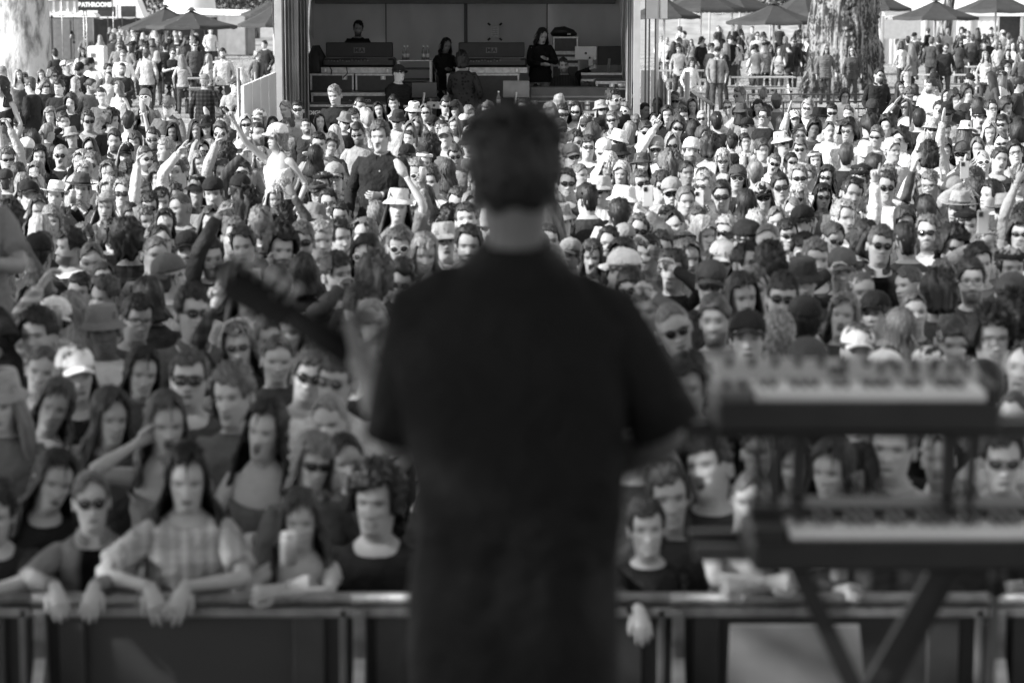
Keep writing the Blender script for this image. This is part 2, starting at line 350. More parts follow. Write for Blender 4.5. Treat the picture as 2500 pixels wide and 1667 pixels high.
    if res == 2 or (res == 1 and style in 'lcs'):                                                  # loose locks break the outline
        for i in range({'s': 26, 'k': 0, 'c': 60, 'l': 22, 'b': 16, 'u': 10}[style] if res == 2 else 12):
            j = r.randint(nc); i0 = r.randint(1, max(2, int(nr * .7))) if style != 'l' else r.randint(nr // 2, nr - 3); p = V[i0, j]
            if p[1] < -.02 and p[2] < .215 and style != 'c': continue
            nrm = p - np.array([0, .01, .12]); nrm /= np.linalg.norm(nrm); ln = {'s': .03, 'c': .035, 'l': .10, 'b': .05, 'u': .03}[style]
            tg = V[min(i0 + 3, nr - 1), j] - p; tg = tg / (np.linalg.norm(tg) + 1e-6); tw = r.normal(0, .35, 3)
            pts = [p - nrm * .004, p + nrm * .006 + tg * ln * .5 + tw * ln * .15, p + nrm * (.010 if style != 'c' else .018) + tg * ln + tw * ln * .5]
            tube(mb, pts, [.006, .005, .0015], 4, up=nrm, c=r.uniform(.8, 1.4))
    return mb
def hat_mesh(kind, seed=0):
    mb = MB(); n = 26; a = np.linspace(-np.pi, np.pi, n + 1)[:-1]
    def ringrow(z, k, dy=0, kx=1): return np.stack([np.sin(a) * .079 * k * kx, -np.cos(a) * .099 * k + .008 + dy, np.full(n, z)], 1)
    if kind in 'CQ':
        rows = [ringrow(.150, 1.10), ringrow(.165, 1.12), ringrow(.195, 1.06), ringrow(.222, .88), ringrow(.241, .58), ringrow(.250, .25), ringrow(.252, .03)]
        mb.add(np.concatenate([ringrow(.152, 1.03)] + rows), gridq(8, n))
        sg = 1 if kind == 'C' else -1; b = np.linspace(-R(58), R(58), 11); rows = []
        for k, dz in ((.98, 0), (1.25, .004), (1.55, -.004), (1.72, -.012), (1.72, -.016), (1.55, -.009), (.98, -.006)):
            w = np.sin(b) * .075 * min(k, 1.12); yy = -(np.cos(b) * .10 * k); rows.append(np.stack([w, (yy * sg) + .008, .155 + dz - .35 * w ** 2 / .07 + 0 * b], 1))
        mb.add(np.concatenate(rows), gridq(len(rows), 11, False), c=.9)
        tube(mb, [(0, .008, .250), (0, .008, .256)], .008, 8)
    if kind == 'N':
        rows = [ringrow(.140, 1.13), ringrow(.165, 1.15), ringrow(.166, 1.10), ringrow(.20, 1.05), ringrow(.235, .85), ringrow(.258, .5), ringrow(.266, .03)]
        mb.add(np.concatenate([ringrow(.141, 1.05)] + rows), gridq(8, n), c=np.repeat([.9, .9, .9, 1, 1, 1, 1, 1], n))
    if kind == 'K':
        br = [ringrow(.160, 1.08), ringrow(.145, 1.3), ringrow(.128, 1.55), ringrow(.124, 1.56), ringrow(.143, 1.3), ringrow(.156, 1.04)]
        mb.add(np.concatenate(br), gridq(6, n), c=.92)
        rows = [ringrow(.156, 1.09), ringrow(.20, 1.02), ringrow(.235, .92), ringrow(.243, .84), ringrow(.246, .03)]
        mb.add(np.concatenate(rows), gridq(5, n))
    if kind == 'F':
        w = .008 * np.cos(2 * a); br = [ringrow(.162, 1.05), ringrow(.160, 1.5), ringrow(.166, 2.0), ringrow(.163, 2.0), ringrow(.156, 1.5), ringrow(.157, 1.02)]
        for q in br[1:5]: q[:, 2] += -w
        mb.add(np.concatenate(br), gridq(6, n))
        rows = [ringrow(.158, 1.08), ringrow(.182, 1.07), ringrow(.183, 1.05), ringrow(.225, .96), ringrow(.262, .85), ringrow(.268, .7), ringrow(.258, .03)]
        mb.add(np.concatenate(rows), gridq(7, n), c=np.repeat([.35, .35, 1, 1, 1, 1, 1], n))
    if kind == 'V':
        rows = [ringrow(.172, 1.12), ringrow(.180, 1.15), ringrow(.20, 1.12), ringrow(.204, 1.05), ringrow(.175, 1.0)]
        mb.add(np.concatenate(rows), gridq(5, n))
    return mb
def glasses_mesh(kind):
    mb = MB(); n = 14; t = np.linspace(0, 2 * np.pi, n + 1)[:-1]; rd = kind == 'R'
    rx, rz = {'R': (.0235, .0225), 'S': (.0265, .0185), 'W': (.026, .020), 'G': (.026, .019), 'A': (.0265, .0215), 'O': (.026, .0125), 'B': (.0285, .0225)}[kind]
    e = {'R': 1.0, 'W': 1.0, 'O': 1.0, 'A': .9, 'B': .8}.get(kind, .72); zc = .1145 if kind != 'O' else .112
    for sx in (-1, 1):
        cx = .0325 * sx
        def ring(k, dy, ex=0):
            X = np.sign(np.cos(t)) * np.abs(np.cos(t)) ** e * (rx + ex) * k; Zr = np.sign(np.sin(t)) * np.abs(np.sin(t)) ** e * (rz + ex) * k
            X = X * (1 - .22 * (kind in 'AS') * (Zr < 0) * np.abs(Zr) / rz)
            XX = cx + X; return np.stack([XX, -.1035 + dy + XX ** 2 * 4.5, zc + Zr], 1)
        if kind != 'G': mb.add(np.concatenate([ring(.02, -.004), ring(.6, -.003), ring(1, 0), ring(1, .003), ring(.02, .002)]), gridq(5, n), c={'W': .04, 'A': .05, 'B': .03}.get(kind, .012), m=0)
        fc = {'W': .8, 'G': .05, 'R': .05, 'A': .4, 'B': .1}.get(kind, .012); fw = {'W': .007, 'G': .0022, 'R': .0015, 'A': .0012, 'B': .003}.get(kind, .002)
        mb.add(np.concatenate([ring(1, -.002), ring(1, -.004, fw), ring(1, .002, fw), ring(1, .003), ring(1, -.002)]), gridq(5, n), c=fc, m=1)
        tube(mb, [(sx * (.0325 + rx), -.098, zc + rz * .45), (sx * .071, -.075, zc + .008), (sx * .079, .0, zc + .004), (sx * .079, .03, zc - .008)], [.003, .0028, .002, .002], 4, c=fc, m=1)
    tube(mb, [(-.009, -.103, zc + .005), (0, -.1065, zc + .008), (.009, -.103, zc + .005)], .0025, 5, c={'W': .8, 'G': .05, 'A': .4}.get(kind, .02), m=1)
    return mb
CURL = {'r': [14, 24, 18], 'o': [8, 10, 8], 'c': [30, 35, 25], 'f': [75, 95, 60], 'g': [48, 55, 35]}
def add_hand(mb, wr, d, n, side, kind, k=1.0, fine=True):
    """palm and five fingers; d finger direction, n palm normal, side +-1 puts the thumb"""
    d = d / np.linalg.norm(d); n = n - d * np.dot(n, d); n /= np.linalg.norm(n) + 1e-9; s = np.cross(d, n) * side
    tube(mb, [wr - d * .01, wr + d * .02, wr + d * .055, wr + d * .09 * k, wr + d * .098 * k], [(.024, .018), (.029, .018), (.037, .016), (.036, .013), (.032, .009)], 8, up=n)
    for i, (o, ln) in enumerate(((.030, .070), (.010, .079), (-.011, .073), (-.030, .057))):
        kd = kind
        if kind == 'p': kd = 'o' if i == 0 else 'f'
        if kind == 'h': kd = 'o' if i in (0, 3) else 'f'
        cu = CURL[kd]; p = wr + d * (.090 - .004 * abs(i - 1)) * k + s * o; dd = d + s * o * (2.5 if kd == 'o' else 2.0 if kd == 'r' else .5); dd /= np.linalg.norm(dd); pts = [p - dd * .01]; ang = 0
        for j, f in enumerate((.45, .30, .25)):
            pts.append(p); ang += R(cu[j]); v = dd * math.cos(ang) + n * math.sin(ang); p = p + v * ln * f * k
        pts.append(p); tube(mb, pts, [.0098, .0095, .0086, .0078, .006], 6 if fine else 4, up=s)
    b = wr + d * .025 + s * .026; cl = kind in 'fgph'
    pts = [b, b + (d * .5 + s * (.55 if cl else .7 if kind == 'o' else .45) + n * .25) * .035, b + (d * .75 + s * (.35 if cl else 1.0 if kind == 'o' else .4) + n * (.7 if cl else .25)) * .062, b + (d * (.9 if not cl else .75) + s * (.0 if cl else 1.0 if kind == 'o' else .35) + n * (.8 if cl else .3)) * .085]
    tube(mb, pts, [.013, .0125, .011, .008], 6 if fine else 4, up=n)
TZ = np.array([.80, .88, .96, 1.05, 1.15, 1.25, 1.33, 1.385, 1.42, 1.445, 1.465, 1.49])
TW = np.array([.172, .170, .160, .148, .156, .172, .182, .178, .140, .098, .068, .062])
TF = np.array([.105, .108, .102, .100, .112, .122, .115, .095, .074, .058, .052, .050])
TBk = np.array([.125, .122, .110, .102, .106, .116, .120, .110, .090, .074, .064, .062])
def torso(mb, k=(1, 1), grow=0, z0=.80, z1=1.49, nz=16, nc=20, woman=False, neck=0, loose=0, seed=0, c=1.0, openf=0, inner=1.0, puffer=False, waist=0):
    z = np.linspace(0, 1, nz); a = np.linspace(-np.pi, np.pi, nc + 1)[:-1]; Tt, A2 = np.meshgrid(z, a, indexing='ij')
    ztop = z1 - neck * np.exp(-(a / .95) ** 2); Z = z0 + (ztop[None] - z0) * Tt
    w = np.interp(Z, TZ, TW) * k[0]; f = np.interp(Z, TZ, TF) * k[1]; b = np.interp(Z, TZ, TBk) * k[1]
    if woman: w = w * (1 - .06 * ss(Z, 1.1, 1.4)) ; f = f + .022 * np.exp(-((Z - 1.235) / .06) ** 2) * np.abs(np.cos(A2)) ; w = w - .012 * np.exp(-((Z - 1.06) / .08) ** 2) + .01 * ss(.98 - Z, 0, .1)
    g = grow + loose * ss(1.30 - Z, 0, .35) + waist * 0
    g = g + ((.007 + loose * .4) * snoise(A2, Z * 5, seed, 2.2, 5) + .0035 * snoise(A2, Z * 16, seed + 1, 4, 5)) * (grow > 0) * ss(1.40 - Z, 0, .1)
    if puffer: g = g + .016 * np.abs(np.sin(Z * 3.14159 / .062)) ** .6
    cc, s_ = np.cos(A2), np.sin(A2)
    X = (w + g) * np.sign(s_) * np.abs(s_) ** .85; Y = np.where(cc > 0, -(f + g) * np.abs(cc) ** .85, (b + g) * np.abs(cc) ** .85) + .008
    C = np.broadcast_to(c, X.shape).copy() if np.ndim(c) == 0 else c
    if openf:
        m = (np.exp(-(A2 / openf) ** 4)); Y = Y + .014 * m * (cc > 0); C = np.where((np.abs(A2) < openf), C * inner, C)
    else:
        C = C * (1 - .25 * np.exp(-((A2) / .03) ** 2) * (puffer or 0))
    V = np.stack([X, Y, Z], -1)
    if grow: e = V[-1:].copy(); e[..., :2] *= .9; e[..., 2] -= .006; V = np.concatenate([V, e]); C = np.concatenate([C, C[-1:]])
    else: pass
    mb.add(V.reshape(-1, 3), gridq(len(V), nc), c=C.ravel()); return mb
def ik(sh, tg, l1, l2, pole):
    v = tg - sh; d = np.linalg.norm(v); m = (l1 + l2) * .985
    if d > m: k = d / m; k = min(k, 1.16); l1, l2 = l1 * k, l2 * k; m = (l1 + l2) * .985; tg = sh + v / d * min(d, m); d = min(d, m)
    d = max(d, abs(l1 - l2) + .02); u = (tg - sh) / np.linalg.norm(tg - sh); x = (l1 * l1 - l2 * l2 + d * d) / (2 * d)
    hgt = math.sqrt(max(l1 * l1 - x * x, 1e-6)); p = pole - u * np.dot(pole, u); p /= np.linalg.norm(p) + 1e-9
    return sh + u * x + p * hgt, sh + u * d
def arm_path(sh, el, wr, n=5):
    """a smooth shoulder-elbow-wrist line with stations"""
    sh, el, wr = map(np.array, (sh, el, wr)); P = []; T_ = []
    u = (el - sh) / np.linalg.norm(el - sh); v = (wr - el) / np.linalg.norm(wr - el); b = .035
    for t in (0, .15, .35, .6, .82): P.append(sh + (el - sh) * t); T_.append(t)
    P.append(el - u * b * .5 + v * b * .12); T_.append(.95); P.append(el + v * b * .5 - u * b * .12); T_.append(1.06)
    for t in (.2, .4, .6, .8, .93, 1): P.append(el + (wr - el) * t); T_.append(1 + t)
    return np.array(P), np.array(T_)
AR_T = [0, .15, .35, .6, .82, .95, 1.06, 1.2, 1.4, 1.7, 1.93, 2.0]
AR_R = [.056, .055, .050, .045, .041, .040, .041, .041, .037, .029, .0255, .026]
def build_person(spec, lo=False):
    """returns dict of MBs in the person's frame (unit height 1.735 m, feet at 0) ; spec: parsed tokens"""
    res = spec['res']; wm = spec['w']; sd = spec['seed']; r = np.random.RandomState(sd)
    kx = (.88 if wm else 1.0) * spec.get('bulk', r.uniform(.93, 1.08)); ky = kx * r.uniform(.95, 1.1)
    body = MB(); top = MB()
    Rh = rotm(spec['hyaw'], spec['pitch'], spec['roll'])
    hs = .97 if wm else 1.0
    hd = head(sd, res, wm, spec['M'], spec['P'], spec['D'], spec['brow'])
    def hf(V):
        V = V * hs; wgt = ss(V[:, 2], -.125, -.01)[:, None]; X = V + CHIN; Y = (X - PIV) @ Rh.T + PIV; return X * (1 - wgt) + Y * wgt
    body.merge(hd, hf)
    nz, nc = (9, 14) if res else (6, 12)
    tt = spec['top']; tone = 1.0
    torso(body, (kx * .95, ky * .95), -.004, .82, 1.49, nz, nc, wm)
    nk = r.choice([.0, .02, .05]); kw = dict(openf=0)
    stp = spec['ttone']
    loose = .02 if not wm else .008
    if tt == 'x': torso(top, (kx, ky), .009, .84, 1.33, nz + 3, 24 if res else 14, wm, neck=.05, loose=loose * .3, seed=sd)
    elif tt in 'J': torso(top, (kx, ky), .022, .80, 1.462, nz + 6, 28 if res else 14, wm, neck=.05, loose=loose, seed=sd, openf=.30, inner=spec['inner'] / max(stp, .01))
    elif tt == 'p': torso(top, (kx, ky), .024, .80, 1.47, 44, 20, wm, neck=.03, seed=sd, puffer=True)
    elif tt == 'v': torso(top, (kx, ky), .014, .80, 1.455, nz + 6, 26 if res else 14, wm, seed=sd, loose=loose)
    else: torso(top, (kx, ky), .013, .80, 1.462, nz + 6, 26 if res else 14, wm, neck=nk, loose=loose, seed=sd, openf=.07 if spec['shirt'] else 0, inner=.85)
    if tt == 'J' or spec['shirt']:                                                                 # a turned-down collar
        a = np.linspace(R(22), 2 * np.pi - R(22), 18); rows = []
        for zz, k, dz in ((1.445, 1.16, 0), (1.490, 1.05, .0), (1.492, 1.12, 0), (1.452, 1.42, .0)):
            fr = np.cos(a) > .3; rows.append(np.stack([np.sin(a) * .064 * k * kx, -np.cos(a) * .062 * k * ky + .008, zz - .028 * ss(np.cos(a), .2, 1)], 1))
        top.add(np.concatenate(rows), gridq(4, 18, False), c=1.08)
    for side in (-1, 1):
        sh = np.array([side * .163 * kx, .012, 1.375]); arm = spec['arms'].get(side)
        l1, l2 = .285, .255
        if arm is not None:
            tg, kind = arm; pole = np.array([side * .8, .25, -.6])
            if tg[2] > 1.9: pole = np.array([side * 1.0, -.3, .1])
            elif tg[2] > 1.45: pole = np.array([side * 1.0, -.35, -.8])
            if spec.get('rail'): pole = np.array([side * 1.0, .12, -.22])
            el, wr = ik(sh, tg, l1, l2, pole)
        else:
            kind = 'c'; p = r.rand()
            if spec['pose'] == 'down' or p < .6:
                el, wr = ik(sh, np.array([side * (.225 + r.uniform(0, .05)), -.06 - r.uniform(0, .08), .90 + r.uniform(0, .05)]), l1, l2, np.array([side * .4, 1, 0]))
            else: el, wr = ik(sh, np.array([side * .04, -.28, 1.12 + r.uniform(-.05, .1)]), l1, l2, np.array([side * .8, .2, -.6]))
        P, T_ = arm_path(sh, el, wr); Rr = np.interp(T_, AR_T, AR_R) * (.86 if wm else 1.0) * min(1.12, kx + .05)
        ns = 10 if res == 2 else (8 if res else 6)
        tube(body, np.concatenate([[[side * .10 * kx, .012, 1.37]], P]), np.concatenate([[.05], Rr]), ns)
        fd = wr - el; fd /= np.linalg.norm(fd)
        if spec.get('rail'): d = fd * .5 + np.array([0, -.35, -.9]) if kind in 'cr' else fd; nrm = np.array([0, .8, -.3])
        else: d = fd; nrm = np.array([0, -1.0, .1]) if kind in 'opg' else np.array([-side * .9, -.3, .1])
        if res: add_hand(body, wr, d, nrm, side * (1 if abs(spec['byaw']) < 100 else 1), kind, fine=res == 2)
        else: tube(body, [wr, wr + d * .06, wr + d * .11, wr + d * .16], [(.02, .016), (.04, .016), (.034, .014), (.015, .01)], 6, up=nrm)
        if tt != 'x':
            full = tt in 'JTpA' or spec['long']; tmax = 1.93 if full else r.uniform(.62, .85)
            Ts = T_[T_ <= tmax + 1e-6]; Pp = P[:len(Ts)]; e = np.interp(Ts, AR_T, AR_R) * (.86 if wm else 1) * min(1.12, kx + .05)
            if not full:
                q = sh + (el - sh) * tmax; Pp = np.concatenate([Pp, [q]]); Ts = np.append(Ts, tmax); e = np.append(e, .042)
            gr = (.012 if tt != 'p' else .022) + (.012 * (Ts / tmax) if not full else 0) + (.004 * np.sin(Ts * 23 + sd) if full else 0)
            if tt == 'p':
                Tn = np.linspace(0, Ts[-1], 34); Pp = np.stack([np.interp(Tn, Ts, Pp[:, i]) for i in range(3)], 1); e = np.interp(Tn, Ts, e); gr = .014 + .016 * np.abs(np.sin(Tn * 3.14159 / .2)) ** .6
            Pp = np.concatenate([[[side * .09 * kx, .012, 1.375]], Pp]); rr = np.concatenate([[.058], e + gr])
            Pp = np.concatenate([Pp, Pp[-1:] - (Pp[-1:] - Pp[-2:-1]) * .05]); rr = np.append(rr, rr[-1] * .72)
            tube(top, Pp, rr, ns + 2, cap=False, c=1.0 if tt != 'v' else .05)
    out = dict(body=body, top=top, Rh=Rh, hs=hs)
    out['headloc'] = PIV + (CHIN - PIV) @ Rh.T
    return out
def legs_mesh(kind='stand', woman=False, seed=0):
    mb = MB(); r = np.random.RandomState(seed); k = .9 if woman else 1
    torso(mb, (k, k), .010, .78, 1.0, 6, 18, woman, c=1.0)
    for s in (-1, 1):
        st = r.uniform(-.08, .08); hp = np.array([s * .085 * k, .01, .86])
        if kind == 'stand': kn = np.array([s * .10, -.03 + st, .48]); an = np.array([s * .11, .03 + st * 1.3, .08])
        elif kind == 'step': kn = np.array([s * .09, -.06 - s * .14, .48]); an = np.array([s * .09, .04 - s * .22, .08 + .02 * (s > 0)])
        else: kn = np.array([s * .12, -.42, .80]); an = np.array([s * .13, -.40, .36])
        pts = [hp + [0, 0, .04], hp - [0, 0, .03] if kind != 'sit' else hp + (kn - hp) * .15, hp + (kn - hp) * .4, hp + (kn - hp) * .8, kn, kn + (an - kn) * .25, kn + (an - kn) * .6, an]
        tube(mb, pts, np.array([.10, .10, .092, .075, .068, .070, .062, .058]) * k, 12)
    return mb
def shoes_mesh(kind='stand', woman=False, seed=0):
    mb = MB(); r = np.random.RandomState(seed)
    for s in (-1, 1):
        st = r.uniform(-.08, .08)
        if kind == 'stand': an = np.array([s * .11, .03 + st * 1.3, .08])
        elif kind == 'step': an = np.array([s * .09, .04 - s * .22, .08 + .02 * (s > 0)])
        else: an = np.array([s * .13, -.40, .36])
        b = an - [0, 0, .045]
        tube(mb, [b + [0, .06, .0], b + [0, .03, .01], b + [0, -.05, .005], b + [0, -.13, -.008], b + [0, -.19, -.014], b + [0, -.205, -.018]], [(.03, .03), (.038, .045), (.042, .04), (.046, .028), (.038, .02), (.015, .01)], 10)
    return mb
def skirt_mesh():
    mb = MB(); n = 28; a = np.linspace(-np.pi, np.pi, n + 1)[:-1]; rows = []
    for z, k in ((1.02, .86), (.95, .95), (.8, 1.05), (.6, 1.12), (.4, 1.2), (.25, 1.27), (.14, 1.32), (.15, 1.2)):
        f = 1 + .05 * np.sin(a * 7) * (1 - z); rows.append(np.stack([np.sin(a) * .165 * k * f, -np.cos(a) * .125 * k * f + .01, np.full(n, z)], 1))
    mb.add(np.concatenate(rows), gridq(len(rows), n)); return mb
